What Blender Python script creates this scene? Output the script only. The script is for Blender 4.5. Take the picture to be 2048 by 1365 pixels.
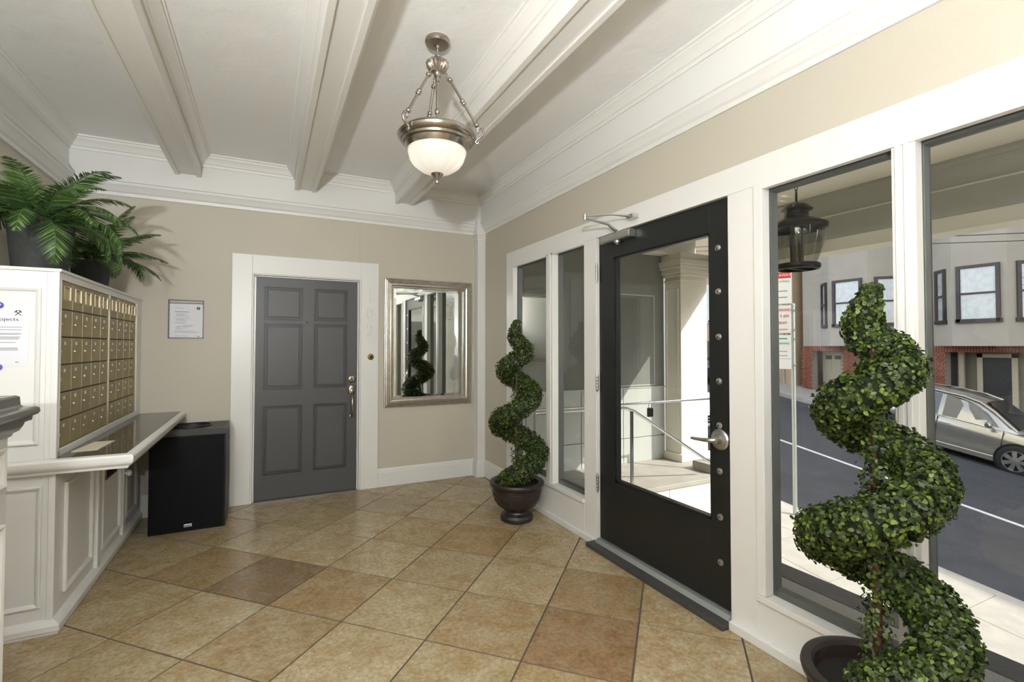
import bpy, bmesh, math, random
from mathutils import Vector, Matrix
random.seed(7)
for o in list(bpy.data.objects): bpy.data.objects.remove(o)
SC = bpy.context.scene
COL = SC.collection
R = math.radians

# ------------------------------------------------------------------ camera
H = 1.34755
yaw, pitch, roll = 0.463643, 0.0213747, 0.000431
FPX, CX, CY = 962.487, 1015.739, 671.865
fw = Vector((math.sin(yaw)*math.cos(pitch), math.cos(yaw)*math.cos(pitch), math.sin(pitch)))
rt = Vector((math.cos(yaw), -math.sin(yaw), 0)); up = rt.cross(fw)
rt, up = rt*math.cos(roll)+up*math.sin(roll), -rt*math.sin(roll)+up*math.cos(roll)
cd = bpy.data.cameras.new('camera'); cam = bpy.data.objects.new('camera', cd); COL.objects.link(cam)
cd.sensor_fit = 'HORIZONTAL'; cd.sensor_width = 36; cd.lens = FPX*36/2048
cd.shift_x = (1024-CX)/2048; cd.shift_y = (CY-682.5)/2048
cd.clip_start = 0.02; cd.clip_end = 200
m = Matrix((rt, up, -fw)).transposed().to_4x4(); m.translation = (0, 0, H)
cam.matrix_world = m
SC.camera = cam

# ------------------------------------------------------------------ light
SUN = Vector((-1, 1.1, -1.16)).normalized()
w = bpy.data.worlds.new('sky'); SC.world = w; w.use_nodes = True
nt = w.node_tree; bg = nt.nodes['Background']
sk = nt.nodes.new('ShaderNodeTexSky'); sk.sky_type = 'NISHITA'; sk.sun_disc = False
sk.sun_elevation = math.asin(-SUN.z); sk.sun_rotation = math.atan2(-SUN.x, -SUN.y)
sk.altitude = 60; sk.air_density = 1.0; sk.dust_density = 1.6
hs = nt.nodes.new('ShaderNodeHueSaturation'); hs.inputs['Saturation'].default_value = .35
nt.links.new(sk.outputs[0], hs.inputs['Color']); nt.links.new(hs.outputs[0], bg.inputs[0]); bg.inputs[1].default_value = 0.52
sd = bpy.data.lights.new('sun', 'SUN'); sun = bpy.data.objects.new('sun', sd); COL.objects.link(sun)
sd.energy = 5.0; sd.angle = R(0.53); sd.color = (1, 0.95, 0.86)
sun.rotation_euler = SUN.to_track_quat('-Z', 'Y').to_euler(); sun.location = (12, -8, 14)
# the photographer's flash on a stand behind and left of the camera
fd = bpy.data.lights.new('camera_flash', 'AREA'); fl = bpy.data.objects.new('camera_flash', fd); COL.objects.link(fl)
fd.shape = 'DISK'; fd.size = 0.16; fd.energy = 168; fd.color = (0.955, 0.98, 1)
fl.location = Vector((0, 0, H)) - rt*0.12 + up*0.34 - fw*1.25
fl.rotation_euler = (fw*0.6 + up*1.5 - rt*0.26).to_track_quat('-Z', 'Y').to_euler()
# added fill flash, aimed up and back to bounce off the ceiling
gd_ = bpy.data.lights.new('bounce_fill', 'AREA'); gl_ = bpy.data.objects.new('bounce_fill', gd_); COL.objects.link(gl_)
gd_.shape = 'DISK'; gd_.size = 0.16; gd_.energy = 75; gd_.color = (0.955, 0.98, 1)
gl_.location = (-.25, -.55, 1.75); gl_.rotation_euler = Vector((.05, -.28, 1)).to_track_quat('-Z', 'Y').to_euler()
SC.view_settings.view_transform = 'Standard'; SC.view_settings.look = 'None'
SC.view_settings.exposure = 0.31; SC.view_settings.gamma = 1.0; SC.view_settings.use_curve_mapping = False

# ------------------------------------------------------------------ materials
def lin(c): return tuple(((v/255)/12.92 if v/255 <= .04045 else ((v/255+.055)/1.055)**2.4) for v in c)+(1,)
MATS = {}
def mat(name, rgb, rough=.5, metal=0., spec=.5, bump=0., bscale=60., var=0., vscale=6., coat=0., rgb2=None, bdetail=3):
    M = bpy.data.materials.new(name); M.use_nodes = True; t = M.node_tree; b = t.nodes['Principled BSDF']
    b.inputs['Base Color'].default_value = lin(rgb); b.inputs['Roughness'].default_value = rough
    b.inputs['Metallic'].default_value = metal; b.inputs['Specular IOR Level'].default_value = spec
    b.inputs['Coat Weight'].default_value = coat; b.inputs['Coat Roughness'].default_value = .1
    if var or bump:
        tc = t.nodes.new('ShaderNodeNewGeometry')
    if var:
        n = t.nodes.new('ShaderNodeTexNoise'); n.inputs['Scale'].default_value = vscale; n.inputs['Detail'].default_value = 5
        r = t.nodes.new('ShaderNodeValToRGB'); t.links.new(tc.outputs['Position'], n.inputs['Vector'])
        c = lin(rgb); c2 = lin(rgb2) if rgb2 else tuple(v*(1-var) for v in c[:3])+(1,)
        r.color_ramp.elements[0].position = .35; r.color_ramp.elements[1].position = .65
        r.color_ramp.elements[0].color = c2; r.color_ramp.elements[1].color = c
        t.links.new(n.outputs[0], r.inputs[0]); t.links.new(r.outputs[0], b.inputs['Base Color'])
    if bump:
        n = t.nodes.new('ShaderNodeTexNoise'); n.inputs['Scale'].default_value = bscale; n.inputs['Detail'].default_value = bdetail
        t.links.new(tc.outputs['Position'], n.inputs['Vector'])
        bp = t.nodes.new('ShaderNodeBump'); bp.inputs['Strength'].default_value = bump; bp.inputs['Distance'].default_value = .01
        t.links.new(n.outputs[0], bp.inputs['Height']); t.links.new(bp.outputs[0], b.inputs['Normal'])
    MATS[name] = M; return M
WHITE = mat('white_semigloss_paint', (228, 227, 224), .32, bump=.03, bscale=25)
CEIL = mat('white_ceiling_plaster', (242, 241, 239), .5, bump=.55, bscale=9, bdetail=8)
BEAM = mat('ivory_beam_paint', (232, 230, 225), .4, bump=.04, bscale=18)
WALL = mat('beige_wall_paint', (196, 190, 175), .6, bump=.12, bscale=160)
GROUT = mat('dark_grout', (88, 80, 68), .9)
DOORG = mat('grey_door_paint', (80, 80, 81), .42, bump=.05, bscale=90)
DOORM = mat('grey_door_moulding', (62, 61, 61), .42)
BLACK = mat('black_door_paint', (29, 31, 31), .38, bump=.05, bscale=120)
DGREEN = mat('slate_frame_paint', (88, 92, 90), .5, var=.15, vscale=9)
NICKEL = mat('brushed_nickel', (172, 164, 154), .26, 1.)
STEEL = mat('satin_steel', (196, 196, 194), .3, 1.)
CHROME = mat('chrome', (225, 226, 228), .1, 1.)
BRASS = mat('aged_brass', (150, 126, 74), .3, 1.)
BOXM = mat('gold_bronze_metal', (166, 152, 110), .46, .45, var=.12, vscale=14, bump=.02, bscale=200)
BOXE = mat('bright_brass_edge', (226, 216, 188), .32, .8)
STONE = mat('polished_brown_stone', (74, 66, 56), .09, var=.45, vscale=38)
BIN = mat('black_laminate', (18, 18, 19), .5, spec=.3)
BINM = mat('black_perforated_steel', (20, 20, 24), .6, spec=.15)
_t = BINM.node_tree; _g = _t.nodes.new('ShaderNodeNewGeometry'); _vm = _t.nodes.new('ShaderNodeVectorMath'); _vm.operation = 'SCALE'; _vm.inputs[3].default_value = 2*math.pi/.0115
_sx = _t.nodes.new('ShaderNodeSeparateXYZ'); _t.links.new(_g.outputs['Position'], _vm.inputs[0]); _t.links.new(_vm.outputs[0], _sx.inputs[0])
_a = [_t.nodes.new('ShaderNodeMath') for _ in range(3)]; _a[0].operation = _a[1].operation = 'SINE'; _a[2].operation = 'ADD'
_t.links.new(_sx.outputs[0], _a[0].inputs[0]); _t.links.new(_sx.outputs[2], _a[1].inputs[0]); _t.links.new(_a[0].outputs[0], _a[2].inputs[0]); _t.links.new(_a[1].outputs[0], _a[2].inputs[1])
_r = _t.nodes.new('ShaderNodeValToRGB'); _r.color_ramp.elements[0].position = .25; _r.color_ramp.elements[0].color = lin((20, 20, 23)); _r.color_ramp.elements[1].position = .6; _r.color_ramp.elements[1].color = lin((5, 5, 6))
_t.links.new(_a[2].outputs[0], _r.inputs[0]); _t.links.new(_r.outputs[0], _t.nodes['Principled BSDF'].inputs['Base Color'])
SLATE = mat('dark_slate', (70, 69, 69), .55, var=.2, vscale=30)
GCAP = mat('grey_gloss_cap', (112, 112, 108), .22, bump=.03, bscale=40)
POT = mat('dark_brown_resin', (50, 42, 39), .42, var=.3, vscale=14, bump=.08, bscale=40)
SOIL = mat('black_soil', (24, 20, 17), .9)
FPOT = mat('charcoal_weave_pot', (62, 64, 62), .75, var=.3, vscale=60, bump=.4, bscale=220)
BARK = mat('reddish_brown_bark', (88, 52, 34), .5, var=.4, vscale=50, bump=.3, bscale=60)
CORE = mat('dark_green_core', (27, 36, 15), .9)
SILVER = mat('silver_leaf_frame', (212, 207, 198), .28, .85, var=.14, vscale=20)
PAPER = mat('white_paper', (224, 225, 232), .6)
ENVEL = mat('cream_paper', (218, 208, 188), .6)
INK = mat('grey_ink', (148, 149, 154), .7)
INKD = mat('dark_ink', (42, 42, 46), .7)
BLUE = mat('blue_sticker', (70, 74, 172), .4)
BLKP = mat('black_plastic', (18, 18, 19), .35)
BRONZE = mat('oil_rubbed_bronze', (58, 53, 50), .32, .6)
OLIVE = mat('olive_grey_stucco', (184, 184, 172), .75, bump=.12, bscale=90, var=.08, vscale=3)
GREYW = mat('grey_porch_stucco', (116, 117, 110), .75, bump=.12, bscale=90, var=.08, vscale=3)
CREAM = mat('cream_exterior_paint', (230, 226, 210), .6)
PANEL = mat('pale_grey_panel_paint', (176, 178, 172), .55)
CONC = mat('pale_concrete', (166, 161, 152), .8, var=.14, vscale=5, bump=.15, bscale=120)
TERR = mat('speckled_terrazzo', (150, 150, 146), .5, var=.45, vscale=160)
ASPH = mat('asphalt', (64, 65, 70), .85, var=.22, vscale=2.2, bump=.5, bscale=160)
PAINTL = mat('road_paint', (214, 214, 210), .7, var=.12, vscale=8)
STUC = mat('grey_stucco', (166, 159, 149), .8, var=.08, vscale=1.5, bump=.25, bscale=60)
TAN = mat('tan_stucco', (186, 164, 138), .8, var=.08, vscale=1.5)
BRICK = mat('red_brick', (142, 82, 64), .85, var=.35, vscale=9)
MORT = mat('pale_mortar', (150, 138, 126), .9)
WFR = mat('dark_purple_window_frame', (44, 35, 38), .45)
CURT = mat('pale_curtain', (178, 182, 188), .8, var=.3, vscale=7)
GARG = mat('cream_garage_door', (176, 168, 148), .6)
DARKI = mat('dark_interior', (34, 32, 32), .5)
PSTONE = mat('pebble_post', (120, 116, 104), .8, var=.2, vscale=30)
TYRE = mat('tyre_rubber', (28, 28, 29), .8)
SEAM = mat('car_seam', (30, 30, 31), .6)
SIGNW = mat('sign_white', (228, 230, 230), .4)
SIGNR = mat('sign_red', (200, 44, 40), .4)
SIGNG = mat('sign_green', (60, 150, 116), .4)
SIGNY = mat('sign_yellow', (226, 176, 40), .4)
GALV = mat('galvanised_pole', (176, 180, 178), .4, .6)
GOLDT = mat('gold_number', (196, 170, 110), .3, .8)
def carpaint(n, rgb, metal=.55): return mat(n, rgb, .22, metal, coat=1.)
# window glass: thin sheet, Fresnel mix of clear and mirror
def glassmat(name, tint=(1, 1, 1, 1), extra=0., rough=0.):
    M = bpy.data.materials.new(name); M.use_nodes = True; t = M.node_tree; t.nodes.clear()
    out = t.nodes.new('ShaderNodeOutputMaterial'); mx = t.nodes.new('ShaderNodeMixShader')
    tr = t.nodes.new('ShaderNodeBsdfTransparent'); gl = t.nodes.new('ShaderNodeBsdfGlossy')
    tr.inputs[0].default_value = tint; gl.inputs['Roughness'].default_value = rough
    lw = t.nodes.new('ShaderNodeLayerWeight'); lw.inputs[0].default_value = .5
    pw = t.nodes.new('ShaderNodeMath'); pw.operation = 'POWER'; pw.inputs[1].default_value = 5.
    ma = t.nodes.new('ShaderNodeMath'); ma.operation = 'MULTIPLY_ADD'; ma.inputs[1].default_value = .9; ma.inputs[2].default_value = .07+extra
    ma.use_clamp = True
    t.links.new(lw.outputs['Facing'], pw.inputs[0]); t.links.new(pw.outputs[0], ma.inputs[0]); t.links.new(ma.outputs[0], mx.inputs[0])
    t.links.new(tr.outputs[0], mx.inputs[1]); t.links.new(gl.outputs[0], mx.inputs[2]); t.links.new(mx.outputs[0], out.inputs[0])
    return M
GLASS = glassmat('clear_window_glass', (.95, .97, .96, 1))
CGLASS = glassmat('tinted_car_glass', (.16, .18, .19, 1), .06)
LGLASS = glassmat('smoked_lantern_glass', (.72, .72, .68, 1), .05)
FARGL = glassmat('house_window_glass', (.98, .99, 1, 1), .08)
MIRR = mat('mirror_silver', (236, 240, 238), .015, 1.)
# frosted bowl of the pendant
FROST = bpy.data.materials.new('frosted_glass_bowl'); FROST.use_nodes = True
b = FROST.node_tree.nodes['Principled BSDF']; b.inputs['Base Color'].default_value = lin((250, 246, 236)); b.inputs['Roughness'].default_value = .35
b.inputs['Transmission Weight'].default_value = .0; b.inputs['Subsurface Weight'].default_value = 0
_t = FROST.node_tree; _tl = _t.nodes.new('ShaderNodeBsdfTranslucent'); _tl.inputs[0].default_value = (1, .97, .9, 1)
_mx = _t.nodes.new('ShaderNodeMixShader'); _mx.inputs[0].default_value = .55
_o = _t.nodes['Material Output']; _t.links.new(b.outputs[0], _mx.inputs[1]); _t.links.new(_tl.outputs[0], _mx.inputs[2]); _t.links.new(_mx.outputs[0], _o.inputs[0])
def emis(name, rgb, s):
    M = bpy.data.materials.new(name); M.use_nodes = True; b = M.node_tree.nodes['Principled BSDF']
    b.inputs['Emission Color'].default_value = lin(rgb); b.inputs['Emission Strength'].default_value = s; return M
BULB = emis('lit_bulb', (255, 252, 246), 3.2)
# leaves: colour varies leaf by leaf
def leafmat(name, c1, c2, c3, rough=.45):
    M = bpy.data.materials.new(name); M.use_nodes = True; t = M.node_tree; b = t.nodes['Principled BSDF']
    g = t.nodes.new('ShaderNodeNewGeometry'); r = t.nodes.new('ShaderNodeValToRGB')
    e = r.color_ramp.elements; e[0].position = 0; e[0].color = lin(c1); e[1].position = 1; e[1].color = lin(c3)
    k = e.new(.62); k.color = lin(c2)
    t.links.new(g.outputs['Random Per Island'], r.inputs[0]); t.links.new(r.outputs[0], b.inputs['Base Color'])
    b.inputs['Roughness'].default_value = rough
    tl = t.nodes.new('ShaderNodeBsdfTranslucent'); mx = t.nodes.new('ShaderNodeMixShader'); mx.inputs[0].default_value = .18
    t.links.new(r.outputs[0], tl.inputs[0]); t.links.new(b.outputs[0], mx.inputs[1]); t.links.new(tl.outputs[0], mx.inputs[2])
    t.links.new(mx.outputs[0], t.nodes['Material Output'].inputs[0]); return M
BOXWD = leafmat('boxwood_leaf', (30, 42, 16), (56, 74, 28), (108, 128, 50))
FERN = leafmat('cycad_leaflet', (52, 76, 44), (82, 112, 56), (124, 156, 84), .38)
# travertine: every tile differs
TILE = bpy.data.materials.new('travertine'); TILE.use_nodes = True; t = TILE.node_tree; b = t.nodes['Principled BSDF']
oi = t.nodes.new('ShaderNodeObjectInfo'); ge = t.nodes.new('ShaderNodeNewGeometry')
mul = t.nodes.new('ShaderNodeVectorMath'); mul.operation = 'SCALE'; mul.inputs[3].default_value = 37.
cmb = t.nodes.new('ShaderNodeCombineXYZ')
for k in range(3): t.links.new(oi.outputs['Random'], cmb.inputs[k])
t.links.new(cmb.outputs[0], mul.inputs[0])
add = t.nodes.new('ShaderNodeVectorMath'); t.links.new(ge.outputs['Position'], add.inputs[0]); t.links.new(mul.outputs[0], add.inputs[1])
def noise(sc, det, dist=0, rough=.55):
    n = t.nodes.new('ShaderNodeTexNoise'); n.inputs['Scale'].default_value = sc; n.inputs['Detail'].default_value = det
    n.inputs['Distortion'].default_value = dist; n.inputs['Roughness'].default_value = rough; t.links.new(add.outputs[0], n.inputs['Vector']); return n
def ramp(fac, stops):
    r = t.nodes.new('ShaderNodeValToRGB'); e = r.color_ramp.elements
    e[0].position, e[0].color = stops[0]; e[1].position, e[1].color = stops[-1]
    for p, c in stops[1:-1]: e.new(p).color = c
    t.links.new(fac, r.inputs[0]); return r
def mix(f, a, bb, mode='MIX'):
    x = t.nodes.new('ShaderNodeMix'); x.data_type = 'RGBA'; x.blend_type = mode
    if isinstance(f, float): x.inputs[0].default_value = f
    else: t.links.new(f, x.inputs[0])
    t.links.new(a, x.inputs[6]); t.links.new(bb, x.inputs[7]); return x.outputs[2]
n1 = noise(7.5, 9, .5, .66); blot = ramp(n1.outputs[0], [(.40, (1, 1, 1, 1)), (.66, lin((230, 218, 196)))])
c1 = mix(1., oi.outputs['Color'], blot.outputs[0], 'MULTIPLY')
n2 = noise(52, 8, .3, .75); fine = ramp(n2.outputs[0], [(.38, lin((216, 208, 194))), (.6, (1, 1, 1, 1))])
c2 = mix(1., c1, fine.outputs[0], 'MULTIPLY')
n3 = noise(70, 3, 0, .4); speck = ramp(n3.outputs[0], [(.745, (0, 0, 0, 1)), (.78, (.8, .8, .8, 1))])
rgbn = t.nodes.new('ShaderNodeRGB'); rgbn.outputs[0].default_value = lin((232, 216, 182))
c3 = mix(speck.outputs[0], c2, rgbn.outputs[0])
n4 = noise(2.6, 5, 1.6); vein = ramp(n4.outputs[0], [(.485, (0, 0, 0, 1)), (.5, (.55, .55, .55, 1)), (.515, (0, 0, 0, 1))])
rgb2n = t.nodes.new('ShaderNodeRGB'); rgb2n.outputs[0].default_value = lin((158, 118, 72))
c4 = mix(vein.outputs[0], c3, rgb2n.outputs[0])
t.links.new(c4, b.inputs['Base Color']); b.inputs['Roughness'].default_value = .24; b.inputs['Specular IOR Level'].default_value = .4
bp = t.nodes.new('ShaderNodeBump'); bp.inputs['Strength'].default_value = .05; t.links.new(n2.outputs[0], bp.inputs['Height']); t.links.new(bp.outputs[0], b.inputs['Normal'])

# ------------------------------------------------------------------ mesh helpers
class MB:
    def __init__(s): s.v = []; s.f = []; s.M = None
    def P(s, p):
        p = Vector(p); s.v.append(tuple(s.M @ p) if s.M else tuple(p)); return len(s.v)-1
    def box(s, x0, x1, y0, y1, z0, z1):
        i = [s.P((x, y, z)) for x in (x0, x1) for y in (y0, y1) for z in (z0, z1)]
        for q in ((0, 1, 3, 2), (4, 6, 7, 5), (0, 4, 5, 1), (2, 3, 7, 6), (0, 2, 6, 4), (1, 5, 7, 3)): s.f.append(tuple(i[k] for k in q))
        return s
    def quad(s, a, b, c, d): s.f.append(tuple(s.P(p) for p in (a, b, c, d))); return s
    def prism(s, poly, fn, a, b):          # poly in 2D, fn(u,v,w)->xyz
        n = len(poly); A = [s.P(fn(u, v, a)) for u, v in poly]; B = [s.P(fn(u, v, b)) for u, v in poly]
        s.f.append(tuple(A[::-1])); s.f.append(tuple(B))
        for i in range(n): j = (i+1) % n; s.f.append((A[i], A[j], B[j], B[i]))
        return s
    def lathe(s, prof, c=(0, 0, 0), n=32, flute=None):
        rings = []
        for r, z in prof:
            if r < 1e-5: rings.append([s.P((c[0], c[1], c[2]+z))])
            else: rings.append([s.P((c[0]+(r+(flute(r, z, k) if flute else 0))*math.cos(2*math.pi*k/n), c[1]+(r+(flute(r, z, k) if flute else 0))*math.sin(2*math.pi*k/n), c[2]+z)) for k in range(n)])
        for A, B in zip(rings, rings[1:]):
            if len(A) == 1 and len(B) == 1: continue
            for k in range(n):
                j = (k+1) % n
                if len(A) == 1: s.f.append((A[0], B[j], B[k]))
                elif len(B) == 1: s.f.append((A[k], A[j], B[0]))
                else: s.f.append((A[k], A[j], B[j], B[k]))
        return s
    def tube(s, pts, r, n=10, cap=True, closed=False):
        pts = [Vector(p) for p in pts]; L = len(pts); rr = r if isinstance(r, (list, tuple)) else [r]*L
        rings = []; prev = None
        for i, p in enumerate(pts):
            if closed: d = pts[(i+1) % L]-pts[i-1]
            else: d = pts[min(i+1, L-1)]-pts[max(i-1, 0)]
            d.normalize()
            if prev is None:
                a = Vector((0, 0, 1)) if abs(d.z) < .9 else Vector((1, 0, 0)); u = d.cross(a).normalized()
            else: u = (prev-d*prev.dot(d)).normalized()
            prev = u; vv = d.cross(u)
            rings.append([s.P(p+(u*math.cos(2*math.pi*k/n)+vv*math.sin(2*math.pi*k/n))*rr[i]) for k in range(n)])
        prs = list(zip(rings, rings[1:])) + ([(rings[-1], rings[0])] if closed else [])
        for A, B in prs:
            for k in range(n): j = (k+1) % n; s.f.append((A[k], A[j], B[j], B[k]))
        if cap and not closed: s.f.append(tuple(rings[0][::-1])); s.f.append(tuple(rings[-1]))
        return s
    def sweep(s, path, prof, closed=False):   # path: 2D points, profile (offset to the left, z); mitred
        n = len(path); P = [Vector(p) for p in path]; rings = []
        for i in range(n):
            def nrm(a, b): d = (b-a).normalized(); return Vector((-d.y, d.x))
            if closed: n1 = nrm(P[i-1], P[i]); n2 = nrm(P[i], P[(i+1) % n])
            else:
                n1 = nrm(P[i-1], P[i]) if i > 0 else nrm(P[0], P[1]); n2 = nrm(P[i], P[i+1]) if i < n-1 else n1
            b = (n1+n2); b = b/b.dot(n1)/1.0 if b.length > 1e-6 else n1
            rings.append([s.P((P[i].x+b.x*o, P[i].y+b.y*o, z)) for o, z in prof])
        prs = list(zip(rings, rings[1:])) + ([(rings[-1], rings[0])] if closed else [])
        m_ = len(prof)
        for A, B in prs:
            for k in range(m_): j = (k+1) % m_; s.f.append((A[k], B[k], B[j], A[j]))
        if not closed: s.f.append(tuple(rings[0])); s.f.append(tuple(rings[-1][::-1]))
        return s
def mesh(name, mb, M, smooth=0., fix=True):
    me = bpy.data.meshes.new(name); me.from_pydata(mb.v, [], mb.f); me.update()
    if fix:
        bm = bmesh.new(); bm.from_mesh(me); bmesh.ops.recalc_face_normals(bm, faces=bm.faces); bm.to_mesh(me); bm.free()
    if M: me.materials.append(M)
    if smooth:
        me.shade_smooth(); me.set_sharp_from_angle(angle=R(smooth))
    return me
def link(o, parent=None):
    COL.objects.link(o)
    if parent is not None:
        o.parent = parent
        if parent.type == 'EMPTY' and parent.parent is None: o.matrix_parent_inverse = Matrix.Translation(-Vector(parent.location))
    return o
def obj(name, mb, M, parent=None, smooth=0., bevel=0., fix=True):
    me = mb if isinstance(mb, bpy.types.Mesh) else mesh(name, mb, M, smooth, fix)
    o = bpy.data.objects.new(name, me); link(o, parent)
    if bevel:
        bv = o.modifiers.new('bevel', 'BEVEL'); bv.width = bevel; bv.segments = 2; bv.limit_method = 'ANGLE'; bv.angle_limit = R(40)
    return o
def tag(o, label, cat, group=None, kind=None):
    o['label'] = label; o['category'] = cat
    if group: o['group'] = group
    if kind: o['kind'] = kind
    return o
def struct(name, mb, M, label=None, smooth=0., bevel=0., parent=None):
    o = obj(name, mb, M, parent, smooth, bevel)
    if parent is None:
        o['kind'] = 'structure'
        if label: o['label'] = label
    return o
def thing(name, loc, label, cat, group=None):
    e = bpy.data.objects.new(name, None); e.location = loc; e.empty_display_size = .1; COL.objects.link(e)
    return tag(e, label, cat, group)
def B(*a): return MB().box(*a)
def text_mesh(s, size, M, depth=.001, align='CENTER'):
    c = bpy.data.curves.new('t', 'FONT'); c.body = s; c.size = size; c.extrude = depth; c.align_x = align; c.align_y = 'CENTER'; c.resolution_u = 3
    o = bpy.data.objects.new('t', c); COL.objects.link(o)
    me = bpy.data.meshes.new_from_object(o); bpy.data.objects.remove(o); bpy.data.curves.remove(c)
    me.materials.clear(); me.materials.append(M); return me
FACE = {'-y': Matrix.Rotation(R(90), 4, 'X'), '-x': Matrix.Rotation(R(-90), 4, 'Z') @ Matrix.Rotation(R(90), 4, 'X'),
        '+x': Matrix.Rotation(R(90), 4, 'Z') @ Matrix.Rotation(R(90), 4, 'X'), '+y': Matrix.Rotation(R(180), 4, 'Z') @ Matrix.Rotation(R(90), 4, 'X')}
def text(name, s, size, M, loc, face, parent=None, depth=.001, align='CENTER', sx=1.):
    me = text_mesh(s, size, M, depth, align); me.transform(Matrix.Translation(loc) @ FACE[face] @ Matrix.Diagonal((sx, 1, 1, 1)))
    return obj(name, me, M, parent)
# ------------------------------------------------------------------ room shell
XL, XR, YB, YF, ZC = -1.36, 2.03, 4.69, -2.6, 2.93
floor = struct('floor', B(XL, XR, YF, YB, -.08, -.003), GROUT, 'travertine tile floor laid on the diagonal')
S_ = .459; ang = -.791791; ox, oy = .66004, 2.166345
e1 = Vector((math.cos(ang), math.sin(ang))); e2 = Vector((-math.sin(ang), math.cos(ang)))
def clip(poly, ax, val, keep_less):
    out = []
    for i in range(len(poly)):
        a, b = poly[i], poly[(i+1) % len(poly)]; da, db = a[ax]-val, b[ax]-val
        if keep_less: da, db = -da, -db
        if da >= 0: out.append(a)
        if da*db < 0: t_ = da/(da-db); out.append(tuple(a[k]+(b[k]-a[k])*t_ for k in (0, 1)))
    return out
g = .0044
for i in range(-24, 24):
    for j in range(-24, 24):
        q = [tuple(Vector((ox, oy))+e1*((i+a)*S_+(g if a == 0 else -g))+e2*((j+b_)*S_+(g if b_ == 0 else -g))) for a, b_ in ((0, 0), (1, 0), (1, 1), (0, 1))]
        for ax, v, l in ((0, XL, 0), (0, 1.995, 1), (1, YF, 0), (1, YB-.002, 1)):
            if q: q = clip(q, ax, v, l)
        if len(q) < 3: continue
        A = abs(sum(q[k][0]*q[(k+1) % len(q)][1]-q[(k+1) % len(q)][0]*q[k][1] for k in range(len(q))))/2
        if A < .0006: continue
        to = obj('tile', MB().prism(q, lambda u, v, w_: (u, v, w_), -.012, 0), TILE, floor)
        tc = {(-3, 0): (146, 128, 104), (1, 0): (158, 134, 106), (1, 1): (168, 148, 118), (-4, 0): (166, 147, 115), (-1, 2): (172, 148, 112)}.get((i, j)) or random.choice([(182, 168, 138), (188, 174, 146), (180, 163, 130), (186, 170, 140), (177, 161, 132), (190, 176, 148), (174, 155, 124)])
        to.color = lin(tc)
struct('ceiling', B(XL-.1, XR+.1, YF-.1, YB+.1, ZC, ZC+.1), CEIL, 'white textured plaster ceiling')
# back wall with the opening for the grey door
DX0, DX1, DZ = -.108, .775, 1.962
struct('wall_back', B(XL-.1, DX0, YB, YB+.15, 0, ZC).box(DX1, XR+.1, YB, YB+.15, 0, ZC).box(DX0, DX1, YB, YB+.15, DZ, ZC), WALL, 'beige back wall with the grey door')
struct('wall_left', B(XL-.1, XL, YF, YB, 0, ZC), WALL, 'beige left wall above the mailboxes')
FO = .85
struct('wall_front', B(XL-.1, FO-DX1, YF-.15, YF, 0, ZC).box(FO-DX0, XR+.1, YF-.15, YF, 0, ZC).box(FO-DX1, FO-DX0, YF-.15, YF, DZ, ZC), WALL, 'beige wall behind the camera')
# right wall: solid above the storefront header, at the corner and towards the front
struct('wall_right', B(XR, XR+.12, YF, YB, 2.21, ZC).box(XR, XR+.12, 4.04, YB, 0, 2.21).box(XR, XR+.12, YF, -.5, 0, 2.21), WALL, 'beige wall above the storefront windows and door')
obj('panel_seam', B(.7755, .7775, YB-.0012, YB, 2.14, 2.52), mat('seam_paint', (170, 163, 148), .7), bpy.data.objects['wall_back'])
room = [(XR, YF), (XR, YB), (XL, YB), (XL, YF)]
crown = [(0, 2.515), (.014, 2.515), (.016, 2.54), (.024, 2.545), (.03, 2.556), (.048, 2.585), (.058, 2.594), (.058, 2.612), (.068, 2.617), (.068, 2.638), (0, 2.638)]
struct('trim_1', MB().sweep(room, crown, True), WHITE, 'white crown moulding around the room', smooth=30)
fr_ = [(0, 2.638), (.018, 2.638), (.018, ZC), (0, ZC)]
struct('trim_2', MB().sweep(room, fr_, True), WHITE, 'broad white frieze board above the crown moulding')
xa, xb, ya, yb = XL+.018, XR-.018, YF+.018, YB-.018
beams = [(-.684, -.502), (.205, .382), (1.105, 1.280)]
ucr = [(0, 2.832), (.010, 2.832), (.012, 2.852), (.022, 2.856), (.028, 2.868), (.046, 2.892), (.056, 2.900), (.056, 2.914), (.066, 2.917), (.066, ZC), (0, ZC)]
k = 3
for b0, b1 in beams:
    bm_ = MB().box(b0, b1, ya, yb, 2.752, ZC).box(b0, b0+.034, ya, yb, 2.738, 2.752).box(b1-.034, b1, ya, yb, 2.738, 2.752)
    o = struct('trim_%d' % k, bm_, BEAM, ['leftmost white ceiling beam above the mailboxes', 'white ceiling beam above the grey door', 'white ceiling beam behind the pendant lamp'][k-3], bevel=.003); k += 1
edges = [xa]+[v for b_ in beams for v in b_]+[xb]
for i in range(0, len(edges), 2):
    a, c = edges[i], edges[i+1]
    struct('trim_%d' % k, MB().sweep([(a, ya), (c, ya), (c, yb), (a, yb)], ucr, True), BEAM, ['upper crown moulding of the leftmost ceiling bay', 'upper crown moulding of the ceiling bay left of the grey door', 'upper crown moulding of the ceiling bay holding the pendant', 'upper crown moulding of the ceiling bay along the storefront'][i//2], smooth=30); k += 1
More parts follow.
